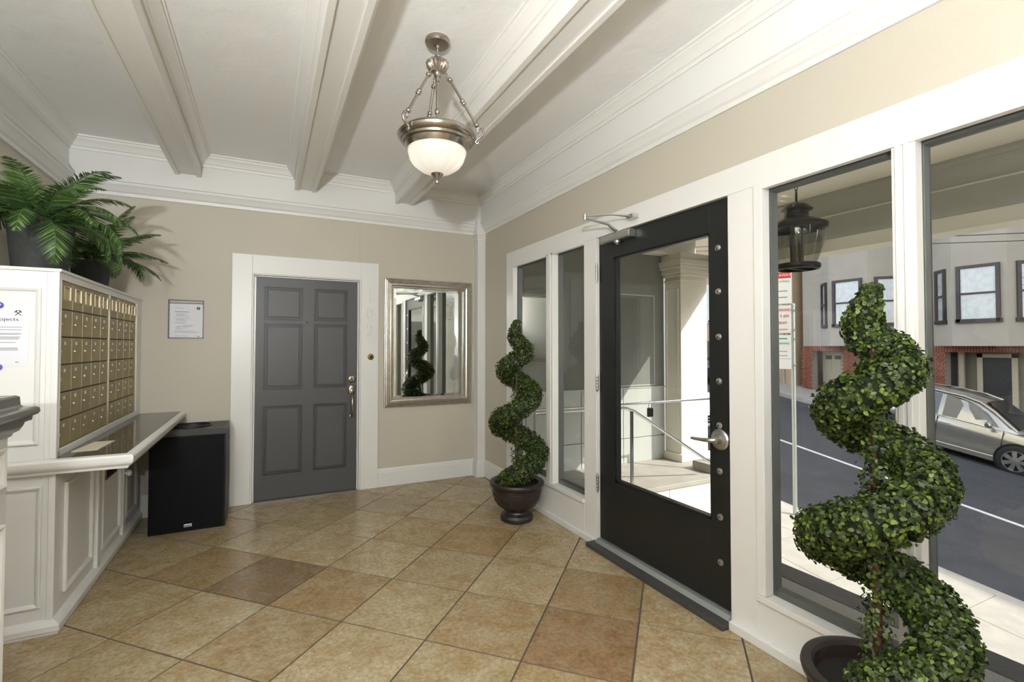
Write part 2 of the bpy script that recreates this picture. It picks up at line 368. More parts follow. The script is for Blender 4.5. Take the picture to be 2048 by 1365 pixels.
# corner pilaster
struct('trim_30', B(1.945, XR, 4.585, YB, 0, 2.515).box(1.937, XR, 4.577, YB, 2.44, 2.463).box(1.93, XR, 4.568, YB, 2.50, 2.645).box(1.936, XR, 4.574, YB, 2.463, 2.50), WHITE, 'white corner pilaster between the mirror and the storefront', bevel=.003)
bprof = [(0, 0), (.018, 0), (.018, .135), (.014, .142), (.014, .158), (.006, .172), (0, .172)]
struct('baseboard_back', MB().sweep([(XR, 4.04), (XR, 4.585), (1.945, 4.585), (1.945, YB), (.9515, YB)], bprof), WHITE, 'white baseboard under the mirror', bevel=.001)
struct('baseboard_left', MB().sweep([(-.276, YB), (-.872, YB)], bprof), WHITE, 'white baseboard behind the black bin')
struct('baseboard_front', MB().sweep([(XL, YF), (FO-.955, YF)], bprof), WHITE, 'white baseboard behind the camera')

# ------------------------------------------------------------------ grey door 102
def door_build(nm, fn, label, casing_name, casing_label):
    # fn maps (x, depth, z): depth>0 = towards the room from the wall face
    def bx(m_, x0, x1, d0, d1, z0, z1):
        P = [fn(x, d_, z) for x in (x0, x1) for d_ in (d0, d1) for z in (z0, z1)]
        lo = [min(p[i] for p in P) for i in range(3)]; hi = [max(p[i] for p in P) for i in range(3)]
        return m_.box(lo[0], hi[0], lo[1], hi[1], lo[2], hi[2])
    D0, D1, T = DX0+.016, DX1-.016, DZ-.014
    px = [(-.030, .288), (.379, .672)]
    pz = [(1.545+.30, 1.572), (1.545, .962), (.825, .218)]
    pz = [(1.572, 1.872), (.960, 1.548), (.216, .822)]
    # slab built as a grid of stiles and rails with recessed panels
    f = MB(); fa, ba = -.022, -.062
    xs = [D0, px[0][0], px[0][1], px[1][0], px[1][1], D1]; zs = [.012, pz[2][0], pz[2][1], pz[1][0], pz[1][1], pz[0][0], pz[0][1], T]
    for i in (0, 2, 4): bx(f, xs[i], xs[i+1], ba, fa, zs[0], zs[-1])
    for i in (1, 3):
        for j in (0, 2, 4, 6): bx(f, xs[i], xs[i+1], ba, fa, zs[j], zs[j+1])
    slab = obj(nm, f, DOORG); slab['kind'] = 'structure'; slab['label'] = label
    for (a, c) in px:
        for (z0, z1) in pz:
            p = MB(); bx(p, a, c, ba, fa-.012, z0, z1)
            pn = obj('panel', p, DOORG, slab)
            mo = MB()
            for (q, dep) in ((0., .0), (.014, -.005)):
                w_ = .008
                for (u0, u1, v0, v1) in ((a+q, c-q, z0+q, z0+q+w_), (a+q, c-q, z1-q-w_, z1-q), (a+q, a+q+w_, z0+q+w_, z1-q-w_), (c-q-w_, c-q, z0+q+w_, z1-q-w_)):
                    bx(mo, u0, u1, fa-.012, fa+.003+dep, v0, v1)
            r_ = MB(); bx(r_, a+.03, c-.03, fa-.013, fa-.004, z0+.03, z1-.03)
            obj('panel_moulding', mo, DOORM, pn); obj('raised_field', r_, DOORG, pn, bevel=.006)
    # casing with back band
    c = MB()
    for (a, e) in ((-.272, DX0-.012), (DX1+.012, .951)): bx(c, a, e, 0, .022, 0, 2.135)
    bx(c, DX0-.012, DX1+.012, 0, .022, DZ+.01, 2.135)
    for (a, e, dd) in ((DX0-.012, DX0, .012), (DX1, DX1+.012, .012)): bx(c, a, e, -.09, dd, 0, DZ)
    bx(c, DX0-.012, DX1+.012, -.09, .012, DZ, DZ+.012)
    for (a, e) in ((DX0, DX0+.014), (DX1-.014, DX1)): bx(c, a, e, -.07, -.012, 0, DZ-.012)
    bx(c, DX0, DX1, -.07, -.012, DZ-.012, DZ)
    struct(casing_name, c, WHITE, casing_label, bevel=.0025)
    # hardware
    hw = lambda x, d_, z: Vector(fn(x, d_, z))
    def disc(m_, x, z, prof):   # lathe around the depth axis
        n = 24; rings = []
        for r, dd in prof:
            rings.append([m_.P(fn(x+r*math.cos(2*math.pi*k_/n), fa+dd, z+r*math.sin(2*math.pi*k_/n))) for k_ in range(n)])
        for A, Bq in zip(rings, rings[1:]):
            for k_ in range(n): j = (k_+1) % n; m_.f.append((A[k_], A[j], Bq[j], Bq[k_]))
        m_.f.append(tuple(rings[-1])); return m_
    db = obj('deadbolt', disc(MB(), .713, 1.035, [(.036, 0), (.036, .006), (.030, .012), (.020, .014), (.018, .026), (.0, .026)][:-1]), NICKEL, slab, smooth=35)
    obj('key_slot', disc(MB(), .713, 1.035, [(.008, .0262), (.008, .027)]), BLKP, db)
    es = MB(); n = 28
    rings = []
    for sc, dd in ((1., 0), (1., .005), (.8, .012), (.5, .014)):
        rings.append([es.P(fn(.713+.034*sc*math.cos(2*math.pi*k_/n), fa+dd, .932+.052*sc*math.sin(2*math.pi*k_/n))) for k_ in range(n)])
    for A, Bq in zip(rings, rings[1:]):
        for k_ in range(n): j = (k_+1) % n; es.f.append((A[k_], A[j], Bq[j], Bq[k_]))
    es.f.append(tuple(rings[-1]))
    e_ = obj('handle_plate', es, NICKEL, slab, smooth=40)
    obj('thumb_latch', disc(MB(), .713, .925, [(.016, .012), (.016, .03), (.010, .034)]), NICKEL, e_, smooth=40)
    pts = [hw(.713, fa+.012, .90), hw(.713, fa+.04, .878), hw(.713, fa+.055, .84), hw(.713, fa+.055, .78), hw(.713, fa+.045, .73), hw(.713, fa+.022, .70), hw(.713, fa+.004, .69)]
    obj('handle_grip', MB().tube(pts, [.009, .011, .012, .013, .012, .010, .011], 12), NICKEL, slab, smooth=60)
    obj('grip_foot', disc(MB(), .713, .688, [(.02, 0), (.02, .005), (.012, .010)]), NICKEL, slab, smooth=40)
    obj('peephole', disc(MB(), .322, 1.56, [(.008, 0), (.008, .004), (.005, .005)]), BLKP, slab)
    return slab
door_build('door_1', lambda x, d_, z: (x, YB-d_, z), 'dark grey six-panel door with nickel handle', 'trim_31', 'broad white casing around the grey door')
for s, z in (('1', 1.806), ('0', 1.652), ('2', 1.494)):
    o = text('door_number', s, .150, WHITE, (.874, YB-.0305, z), '-y', depth=.008)
    tag(o, 'raised white door numeral %s on the casing beside the grey door' % {'1': 'one, topmost', '0': 'zero, in the middle', '2': 'two, lowest'}[s], 'numeral', 'door number 102')
door_build('door_3', lambda x, d_, z: (FO-x, YF+d_, z), 'second dark grey six-panel door on the wall behind the camera', 'trim_32', 'white casing of the door behind the camera')
for s, z, wd_ in (('1', 1.806, 'topmost one'), ('0', 1.652, 'zero'), ('1', 1.494, 'lowest one')):
    o = text('door_number', s, .150, INKD, (FO-.874, YF+.0305, z), '+y', depth=.008)
    tag(o, 'raised door numeral, the %s on the casing behind the camera' % wd_, 'numeral', 'door number 101')
bell = thing('doorbell', (.88, YB-.022, 1.243), 'round brass doorbell button on white door casing', 'doorbell')
def ydisc(c, prof, n=24):
    m_ = MB(); rings = [[m_.P((c[0]+r*math.cos(2*math.pi*k_/n), c[1]-d_, c[2]+r*math.sin(2*math.pi*k_/n))) for k_ in range(n)] for r, d_ in prof]
    for A, Bq in zip(rings, rings[1:]):
        for k_ in range(n): j = (k_+1) % n; m_.f.append((A[k_], A[j], Bq[j], Bq[k_]))
    m_.f.append(tuple(rings[-1])); return m_
obj('plate', ydisc((.88, YB-.022, 1.243), [(.029, 0), (.029, .004), (.024, .008), (.013, .009)]), BRASS, bell, smooth=30)
obj('button', ydisc((.88, YB-.031, 1.243), [(.012, 0), (.012, .004), (.008, .006)]), BLKP, bell)

# ------------------------------------------------------------------ mirror
MX0, MX1, MZ0, MZ1 = 1.005, 1.912, .752, 2.006
mir = thing('wall_mirror', ((MX0+MX1)/2, YB, MZ0), 'large wall mirror in a ridged silver frame beside the grey door', 'mirror')
def frame_sweep(prof, x0, x1, z0, z1, y):
    m_ = MB(); cs = [(x0, z0, 1, 1), (x1, z0, -1, 1), (x1, z1, -1, -1), (x0, z1, 1, -1)]
    rings = [[m_.P((cx_+sx*o_, y-h_, cz+sz*o_)) for o_, h_ in prof] for cx_, cz, sx, sz in cs]
    n = len(prof)
    for i in range(4):
        A, Bq = rings[i], rings[(i+1) % 4]
        for k_ in range(n): j = (k_+1) % n; m_.f.append((A[k_], A[j], Bq[j], Bq[k_]))
    return m_
prof = [(0, 0), (0, .020), (.004, .026), (.010, .028), (.014, .022), (.018, .030), (.026, .033), (.031, .026), (.035, .034), (.043, .038), (.049, .030), (.053, .037), (.063, .040), (.074, .036), (.080, .026), (.086, .026), (.092, .016), (.092, 0)]
obj('frame', frame_sweep(prof, MX0, MX1, MZ0, MZ1, YB), SILVER, mir, smooth=25)
a0, a1, c0, c1 = MX0+.09, MX1-.09, MZ0+.09, MZ1-.09; bv = .026
obj('mirror_glass', MB().quad((a0+bv, YB-.012, c0+bv), (a1-bv, YB-.012, c0+bv), (a1-bv, YB-.012, c1-bv), (a0+bv, YB-.012, c1-bv)), MIRR, mir)
be = MB(); O = [(a0, c0), (a1, c0), (a1, c1), (a0, c1)]; I = [(a0+bv, c0+bv), (a1-bv, c0+bv), (a1-bv, c1-bv), (a0+bv, c1-bv)]
for i in range(4):
    j = (i+1) % 4; be.quad((O[i][0], YB-.0095, O[i][1]), (O[j][0], YB-.0095, O[j][1]), (I[j][0], YB-.012, I[j][1]), (I[i][0], YB-.012, I[i][1]))
obj('bevelled_edge', be, MIRR, mir)

# ------------------------------------------------------------------ notice by the door
nt_ = thing('notice_holder', (-.595, YB, 1.408), 'clear sleeve with black edging holding a printed notice', 'notice')
x0, x1, z0, z1 = -.716, -.472, 1.408, 1.722
obj('sheet', B(x0+.012, x1-.006, YB-.003, YB-.001, z0+.006, z1-.03), PAPER, nt_)
bd = MB()
for q in ((x0, x0+.007, z0, z1), (x1-.007, x1, z0, z1), (x0, x1, z0, z0+.007), (x0, x1, z1-.007, z1), (x0, x1, z1-.031, z1-.024)): bd.box(q[0], q[1], YB-.006, YB-.0005, q[2], q[3])
obj('black_edging', bd, BLKP, nt_)
ln = MB(); rr = random.Random(3)
rows = [(.052, .10, .028), (.068, .08, .04), (.081, .16, .04)] 
for zz, a, c in ((.245, .05, .105), (.214, .045, .14), (.196, .055, .125), (.188, .055, .105), (.180, .055, .14), (.162, .045, .15), (.152, .055, .11), (.143, .055, .125), (.125, .045, .12), (.104, .1, .175), (.096, .055, .16), (.088, .055, .085), (.086, .1, .13), (.076, .055, .1), (.058, .045, .18), (.048, .045, .21), (.018, .045, .13)):
    hgt = .006 if abs(zz-.214) < .001 else .003
    ln.box(x0+a, x0+c, YB-.0036, YB-.0028, z0+zz, z0+zz+hgt)
obj('printed_lines', ln, INK, nt_)
lg = obj('round_logo', ydisc((x0+.206, YB-.0028, z0+.248), [(.0125, 0), (.0125, .0008)]), INKD, nt_)
obj('logo_mark', B(x0+.2035, x0+.2085, YB-.0042, YB-.0036, z0+.241, z0+.255), PAPER, lg)
obj('logo_footer', B(x0+.203, x0+.214, YB-.0036, YB-.0028, z0+.013, z0+.019), INKD, nt_)

# ------------------------------------------------------------------ storefront
TF = 2.005                      # face of the white casing
def trim(mb, label, bevel=.003, M=WHITE):
    global k
    o = struct('trim_%d' % k, mb, M, label, bevel=bevel); k += 1; return o
k = 10
trim(B(TF, XR+.10, -.5, 4.04, 2.085, 2.216), 'white header board over the storefront')
trim(B(TF, XR+.02, 3.905, 4.04, 0, 2.085), 'white casing left of the narrow sidelight')
trim(B(TF-.004, XR+.05, 3.222, 3.318, .262, 2.085).box(TF-.010, TF, 3.245, 3.295, .262, 2.085), 'white mullion between the two narrow sidelights')
trim(B(TF, XR+.07, 2.66, 2.805, 0, 2.085).box(TF-.006, TF, 2.655, 2.672, 0.03, 2.095), 'white post on the hinge side of the black door')
trim(B(TF, XR+.02, 1.469, 1.612, 0, 2.085), 'white post on the latch side of the black door')
trim(B(TF-.0085, XR+.022, 1.425, 1.4685, .225, 2.0845), 'white stop moulding beside the large window')
trim(B(TF, XR+.022, .850, .922, .225, 2.085).box(TF-.006, TF, .868, .884, .225, 2.085).box(TF-.006, TF, .894, .910, .225, 2.085), 'white mullion between the two large windows', .002)
trim(B(TF, XR+.02, -.5, -.36, 0, 2.085), 'white casing at the near end of the storefront')
trim(B(TF, XR+.07, 2.805, 3.905, 0, .245).box(TF-.018, XR+.03, 2.805, 3.905, .245, .272), 'white panel and sill below the narrow sidelights')
trim(B(TF, XR+.07, -.36, 1.469, 0, .198).box(TF-.016, XR+.03, -.36, 1.469, .198, .224), 'white panel and sill below the large windows')
trim(B(1.972, TF, -.5, 1.600, 0, .042), 'worn white base strip below the large windows')
trim(B(1.985, TF, 2.69, 4.04, 0, .042), 'worn white base strip below the narrow sidelights')
trim(MB().box(TF-.007, XR, -.36, 1.4255, 2.061, 2.0852).box(TF-.004, XR, 2.805, 3.905, 2.068, 2.085).box(TF-.006, TF, 1.612, 2.66, 2.083, 2.100), 'white stop moulding under the header', .002)
# dark exterior frames and panes
def window(name, y0, y1, z0, z1, label):
    gx, g2 = XR+.024, XR+.075
    fr = MB().box(gx+.002, g2, y1-.004, y1+.01, z0-.02, z1+.02).box(gx+.002, g2, y0-.01, y0+.004, z0-.02, z1+.02).box(gx+.002, g2, y0, y1, z1-.006, z1+.02).box(gx+.002, g2, y0, y1, z0-.02, z0+.03)
    o = struct(name, fr, DGREEN, label, bevel=.002)
    obj('glass_pane', MB().quad((gx, y0, z0), (gx, y1, z0), (gx, y1, z1), (gx, y0, z1)), GLASS, o)
    return o
window('window_1', 3.318, 3.905, .272, 2.068, 'narrow sidelight window nearest the corner pilaster')
window('window_2', 2.805, 3.222, .272, 2.068, 'narrow sidelight window next to the black door')
window('window_3', .922, 1.425, .224, 2.060, 'large window pane with the lantern behind it')
window('window_4', -.36, .850, .224, 2.060, 'large window pane at the right edge')
# black entrance door
DY0, DY1 = 1.618, 2.652; dx0, dx1 = 2.024, 2.068
GY0, GY1, GZ0, GZ1 = 1.738, 2.502, .462, 1.928
d2 = MB().box(dx0, dx1, DY0, GY0, .058, 2.083).box(dx0, dx1, GY1, DY1, .058, 2.083).box(dx0, dx1, GY0, GY1, .058, GZ0).box(dx0, dx1, GY0, GY1, GZ1, 2.083)
door2 = obj('door_2', d2, BLACK, bevel=.002); door2['kind'] = 'structure'; door2['label'] = 'black entrance door with a tall glass light'
st_ = MB()
for q in ((GY0, GY0+.012, GZ0, GZ1), (GY1-.016, GY1, GZ0, GZ1), (GY0, GY1, GZ0, GZ0+.016), (GY0, GY1, GZ1-.010, GZ1)): st_.box(dx0+.008, dx1, q[0], q[1], q[2], q[3])
obj('glazing_bead', st_, BLACK, door2)
obj('glass_pane', MB().quad((2.047, GY0, GZ0), (2.047, GY1, GZ0), (2.047, GY1, GZ1), (2.047, GY0, GZ1)), GLASS, door2)
def xdisc(c, prof, n=24):      # lathe facing -x
    m_ = MB(); rings = [[m_.P((c[0]-d_, c[1]+r*math.cos(2*math.pi*k_/n), c[2]+r*math.sin(2*math.pi*k_/n))) for k_ in range(n)] for r, d_ in prof]
    for A, Bq in zip(rings, rings[1:]):
        for k_ in range(n): j = (k_+1) % n; m_.f.append((A[k_], A[j], Bq[j], Bq[k_]))
    m_.f.append(tuple(rings[-1])); return m_
bolt_me = mesh('bolt', xdisc((0, 0, 0), [(.0165, 0), (.0165, .003), (.012, .005), (.0105, .004), (.0105, .007), (.006, .009)], 20), STEEL, 30)
ins_me = mesh('bolt_socket', xdisc((0, 0, 0), [(.004, .0085), (.004, .0095)], 8), BLKP)
for z in (1.841, 1.621, 1.394, 1.171, .950, .724, .497, .274):
    o = bpy.data.objects.new('bolt', bolt_me); o.location = (dx0, 1.684, z); link(o, door2)
    s2 = bpy.data.objects.new('bolt_socket', ins_me); link(s2, o)
le = obj('lever_rose', xdisc((dx0, 1.680, .882), [(.052, 0), (.052, .006), (.046, .012), (.044, .012), (.036, .016), (.024, .018), (.020, .045), (.014, .048)], 32), STEEL, door2, smooth=30)
obj('lever', MB().tube([(dx0-.043, 1.680, .882), (dx0-.058, 1.690, .881), (dx0-.062, 1.710, .879), (dx0-.062, 1.745, .876), (dx0-.060, 1.79, .874), (dx0-.056, 1.812, .873)], [.012, .012, .0105, .009, .008, .007], 12), STEEL, le, smooth=60)
for z in (1.85, 1.10, .425):
    hg = MB()
    for q in range(5): hg.lathe([(.008, 0), (.0085, .001), (.0085, .019), (.008, .02)], (TF-.004, 2.650, z-.055+q*.0215), 12)
    h_ = obj('hinge', hg, STEEL, door2, smooth=40)
    obj('hinge_pin', MB().lathe([(0, -.008), (.005, -.006), (.006, 0), (.006, .114), (.005, .12), (0, .122)], (TF-.004, 2.650, z-.058), 10), STEEL, h_, smooth=40)
# door closer
cl = obj('closer_body', MB().prism([(0, 0), (.052, 0), (.056, .012), (.056, .038), (.046, .052), (0, .052)], lambda u, v, w_: (dx0-u, w_, 2.020+v), 2.288, 2.575), STEEL, door2, bevel=.004)
obj('closer_cap', MB().lathe([(0, -.022), (.010, -.022), (.012, -.016), (.020, -.012), (.022, -.004), (.022, .0)], (dx0-.028, 2.43, 2.020), 20), STEEL, cl, smooth=35)
obj('closer_spindle', MB().lathe([(.012, 0), (.012, .018), (0, .018)], (dx0-.028, 2.43, 2.072), 14), STEEL, cl)
obj('closer_valve', MB().lathe([(.004, 0), (.004, .002), (0, .002)], (dx0-.03, 2.30, 2.072), 8), BLKP, cl)
el = Vector((1.684, 2.343, 2.108)); sp = Vector((dx0-.028, 2.43, 2.084)); sh = Vector((1.962, 2.268, 2.136))
obj('closer_arm', MB().tube([sp, sp+(el-sp)*.15+Vector((0, 0, .006)), sp+(el-sp)*.3+Vector((0, 0, .02)), el], [.011, .010, .008, .0075], 8), STEEL, cl, smooth=50)
obj('closer_forearm', MB().tube([el+Vector((0, 0, .014)), el+(sh-el)*.62+Vector((0, 0, .014)), sh], [.005, .005, .007], 8), STEEL, cl, smooth=50)
obj('closer_elbow', MB().lathe([(0, -.010), (.010, -.010), (.010, .024), (0, .024)], tuple(el), 14), STEEL, cl, smooth=40)
obj('closer_shoe', B(1.955, TF-.002, 2.235, 2.295, 2.124, 2.148), STEEL, cl, bevel=.004)
# threshold
sl = struct('trim_%d' % k, B(1.930, 2.12, 1.600, 2.690, 0, .030), SLATE, 'dark slate threshold under the black door', bevel=.004); k += 1
sd_ = obj('metal_saddle', MB().prism([(1.985, .030), (2.000, .052), (2.085, .052), (2.10, .030)], lambda u, v, w_: (u, w_, v), 1.613, 2.659), GALV, sl)
# ------------------------------------------------------------------ mailbox cabinet on the left
CF, CY0, CY1 = -.89, 3.01, YB-.002
cab = thing('mailbox_cabinet', (-1.1, 3.85, 0), 'white panelled built-in cabinet holding the mailboxes', 'cabinet')
body = MB().box(XL+.002, CF-.045, CY0, CY1, 0, 1.70).box(CF-.045, CF, CY0, 3.034, .81, 1.70).box(CF-.045, CF, 4.560, CY1, .81, 1.70).box(CF-.045, CF, 3.034, 4.560, 1.674, 1.70).box(CF-.045, CF, CY0, CY1, 0, .758)
obj('body', body, WHITE, cab, bevel=.002)
obj('cap', B(XL+.002, CF+.008, CY0-.008, CY1, 1.70, 1.716), WHITE, cab, bevel=.004)
mouldp = [(0, 0), (0, .010), (.006, .014), (.014, .010), (.020, .004), (.020, 0)]
def fmould(fn, u0, u1, v0, v1, pr=mouldp):     # picture-frame moulding on a face; fn(u,v,h)
    m_ = MB(); cs = [(u0, v0, 1, 1), (u1, v0, -1, 1), (u1, v1, -1, -1), (u0, v1, 1, -1)]
    rings = [[m_.P(fn(a+sx*o_, b_+sz*o_, h_)) for o_, h_ in pr] for a, b_, sx, sz in cs]; n = len(pr)
    for i in range(4):
        A, Bq = rings[i], rings[(i+1) % 4]
        for q in range(n): j = (q+1) % n; m_.f.append((A[q], A[j], Bq[j], Bq[q]))
    return m_
fx = lambda u, v, h_: (CF+h_, u, v); fy = lambda u, v, h_: (u, CY0-h_, v)
for a, c in ((3.125, 3.535), (4.265, 4.560)): obj('panel_moulding', fmould(fx, a, c, .135, .672), WHITE, cab)
cdoor = obj('cabinet_door', B(CF, CF+.006, 3.655, 4.125, .07, .755), WHITE, cab, bevel=.002)
obj('panel_moulding', fmould(lambda u, v, h_: (CF+.006+h_, u, v), 3.69, 4.095, .125, .69), WHITE, cdoor)
ms = obj('mail_slot', B(CF+.006, CF+.014, 3.765, 4.005, .520, .585), BRASS, cdoor, bevel=.003)
obj('slot_opening', B(CF+.014, CF+.016, 3.785, 3.985, .537, .570), BLKP, ms)
for a in (3.585, 4.135): obj('stile', B(CF, CF+.022, a, a+.062, .055, .758), WHITE, cab, bevel=.003)
obj('knob', MB().tube([(CF+.02, 4.166, .468), (CF+.034, 4.166, .468), (CF+.038, 4.166, .468), (CF+.052, 4.166, .468), (CF+.060, 4.166, .468)], [.007, .008, .020, .022, .010], 16), WHITE, cab, smooth=60)
obj('latch', B(CF+.022, CF+.034, 4.15, 4.185, .135, .152), STEEL, cab, bevel=.003)
base_ = [(0, 0), (.026, 0), (.026, .012), (.032, .016), (.032, .040), (.022, .052), (.010, .058), (0, .066)]
obj('base_moulding', MB().sweep([(CF, CY1), (CF, CY0), (XL+.002, CY0)], base_), WHITE, cab, smooth=25)
obj('panel_moulding', fmould(fy, -1.315, -.953, .885, 1.622), WHITE, cab)
obj('panel_moulding', fmould(fy, -1.315, -.937, .125, .690), WHITE, cab)
obj('corner_bead', B(-.914, CF+.001, CY0-.006, CY0, .066, .758).box(-.914, CF+.001, CY0-.006, CY0, .815, 1.70), WHITE, cab, bevel=.002)
bd = MB()
for q in ((3.030, 3.044, .813, 1.676), (4.550, 4.566, .813, 1.676), (3.030, 4.566, 1.666, 1.680), (3.030, 4.566, .813, .850)): bd.box(CF-.045, CF+.001, q[0], q[1], q[2], q[3])
obj('opening_bead', bd, WHITE, cab, bevel=.003)
# ledge
led = thing('counter_ledge', (-.75, 3.85, .758), 'polished brown stone ledge with white nosing under the mailboxes', 'ledge')
obj('ledge_board', B(CF+.001, -.622, 2.99, CY1, .760, .806), WHITE, led)
nose = [(0, .744), (.012, .744), (.016, .756), (.026, .764), (.034, .772), (.038, .786), (.038, .803), (.030, .812), (0, .815)]
obj('nosing', MB().sweep([(-.622, CY1), (-.622, 2.995), (-.866, 2.995)], nose), WHITE, led, smooth=30)
obj('side_rail', MB().sweep([(-.866, 2.995), (XL+.002, 2.995)], nose).box(XL+.002, -.866, 2.995, CY0-.0005, .744, .815), WHITE, led, smooth=30)
obj('stone_top', B(CF+.001, -.618, 2.995, CY1, .806, .8155), STONE, led, bevel=.001)
def onz(px_, py_, z):
    d = fw+rt*((px_-CX)/FPX)-up*((py_-CY)/FPX); t_ = (z-H)/d.z; return Vector((0, 0, H))+d*t_
E_ = [onz(*p, .8162) for p in ((142, 905), (189, 885), (230, 882), (196, 900))]
env = obj('envelope', MB().prism([(p.x, p.y) for p in E_], lambda u, v, w_: (u, v, w_), .8156, .8182), ENVEL)
tag(env, 'cream envelope lying on the stone ledge', 'envelope')
fl_ = [E_[0], E_[1], (E_[0]+E_[1]+E_[2]+E_[3])/4]
obj('flap', MB().prism([(p.x, p.y) for p in fl_], lambda u, v, w_: (u, v, w_), .8182, .8186), ENVEL, env)
# mailboxes
bank = thing('mailbox_bank', (CF-.03, 3.8, .85), 'bank of gold-bronze apartment mailboxes in the white cabinet', 'mailboxes')
XB = -.9045
obj('back_plate', B(XB-.004, XB, 3.036, 4.56, .845, 1.672), SLATE, bank)
W1, W2, HR, HT = .157, .166, .1375, .1385
rowz = [1.666-HT-i*HR for i in range(6)]; rowz = [1.528, 1.392, 1.257, 1.122, .988, .853]
rowh = [.138, .133, .132, .132, .131, .132]
def bdoor(w_, h_, top):
    m_ = MB(); a = .0022
    if not top: m_.box(0, .010, a, w_-a, a, h_-a)
    else:
        u0, u1, v0, v1 = w_*.26, w_*.80, h_*.34, h_*.82
        for q in ((a, u0, a, h_-a), (u1, w_-a, a, h_-a), (u0, u1, a, v0), (u0, u1, v1, h_-a)): m_.box(0, .010, q[0], q[1], q[2], q[3])
        m_.box(0, .003, u0, u1, v0, v1)
    return m_
DM = {(w_, tp, i): mesh('mailbox_door', bdoor(w_, rowh[i], tp), BOXM) for w_ in (W1, W2) for i, tp in [(0, True)]+[(q, False) for q in range(1, 6)]}
lk = mesh('lock', MB().tube([(.010, 0, 0), (.0125, 0, 0), (.013, 0, 0), (.0155, 0, 0)], [.0085, .0085, .0065, .006], 12), STEEL, 40)
lb = mesh('number_plate', B(.010, .0108, -.011, .011, -.008, .008), PAPER)
we = {w_: mesh('window_edge', B(.003, .0135, w_*.80-.004, w_*.80+.003, .138*.34, .138*.82).box(.003, .0125, w_*.26-.002, w_*.26+.002, .138*.34, .138*.82).box(.003, .0125, w_*.26, w_*.8, .138*.82-.002, .138*.82+.002), BOXE) for w_ in (W1, W2)}
sg = mesh('seam_edge', B(.0, .0106, -.0006, .0006, .003, .128), BOXE)
for i in range(6):
    for c in range(9):
        w_ = W1 if c < 5 else W2; y = 3.044+c*W1 if c < 5 else 3.862+(c-5)*W2
        o = bpy.data.objects.new('mailbox_door', DM[(w_, i == 0, i)]); o.location = (XB, y, rowz[i]); link(o, bank)
        if i == 0:
            e_ = bpy.data.objects.new('window_edge', we[w_]); link(e_, o)
            l_ = bpy.data.objects.new('lock', lk); l_.location = (-.003, w_*.12, .065); l_.scale = (1, .5, .5); link(l_, o)
        else:
            l_ = bpy.data.objects.new('lock', lk); l_.location = (0, w_*(.24 if c else .05), .062); link(l_, o)
            n_ = bpy.data.objects.new('number_plate', lb); n_.location = (0, w_*.42, .103); link(n_, o)
        s_ = bpy.data.objects.new('seam_edge', sg); s_.location = (0, w_-.0005, 0); link(s_, o)
for a in (3.830, 4.527): obj('divider', B(XB, XB+.012, a+.008, a+.026 if a < 4 else a+.016, .848, 1.668), BOXE, bank)
tr_ = MB()
for z in rowz: tr_.box(XB, XB+.006, 3.04, 4.528, z-.0022, z+.0022)
obj('row_rail', tr_, SLATE, bank)

# ------------------------------------------------------------------ poster on the cabinet side
py_ = CY0-.0008
po = thing('poster', (-1.10, CY0, 1.252), 'printed notice taped to the white cabinet side panel', 'notice')
obj('sheet', B(-1.212, -.996, py_-.001, py_, 1.252, 1.530), PAPER, po)
text('heading', 'n Projects', .0225, INKD, (-1.031, py_-.0012, 1.4695), '-y', po, .0002, 'RIGHT', 1.25)
ln = MB()
for z, a, c in ((1.432, -1.20, -1.020), (1.420, -1.20, -1.021), (1.403, -1.20, -1.020), (1.3985, -1.20, -1.028), (1.387, -1.20, -1.024), (1.382, -1.20, -1.029), (1.377, -1.20, -1.030), (1.361, -1.20, -1.040), (1.336, -1.20, -1.034), (1.331, -1.20, -1.031), (1.326, -1.20, -1.032)):
    ln.box(a, c, py_-.0014, py_-.0009, z, z+.0028)
obj('printed_lines', ln, INK, po)
ic = MB()
for s in (-1, 1):
    ic.M = Matrix.Translation((-1.034, py_-.0014, 1.4985)) @ Matrix.Rotation(R(45*s), 4, 'Y')
    ic.box(-.0016, .0016, 0, .0004, -.014, .012); ic.box(-.008 if s > 0 else -.006, .006 if s > 0 else .008, 0, .0004, .009, .0135)
obj('hammer_and_pick_icon', ic, INKD, po)
obj('logo_footer', B(-1.040, -1.029, py_-.0014, py_-.0009, 1.269, 1.274), INK, po)
for z, nm in ((1.533, 'upper'), (1.249, 'lower')):
    o = obj('round_sticker', ydisc((-1.098, py_-.001, z), [(.0155, 0), (.0155, .0025), (.013, .003)]), BLUE)
    tag(o, 'round blue sticker at the %s edge of the notice on the white cabinet' % ('top' if nm == 'upper' else 'bottom'), 'sticker', 'round blue stickers')
    obj('white_mark', MB().prism([(-.007, .004), (-.002, -.006), (0, -.006), (.008, .006), (.005, .007), (-.001, -.002), (-.004, .005)], lambda u, v, w_: (-1.098+u, py_-.0042+w_, z+v), 0, .0004), PAPER, o)

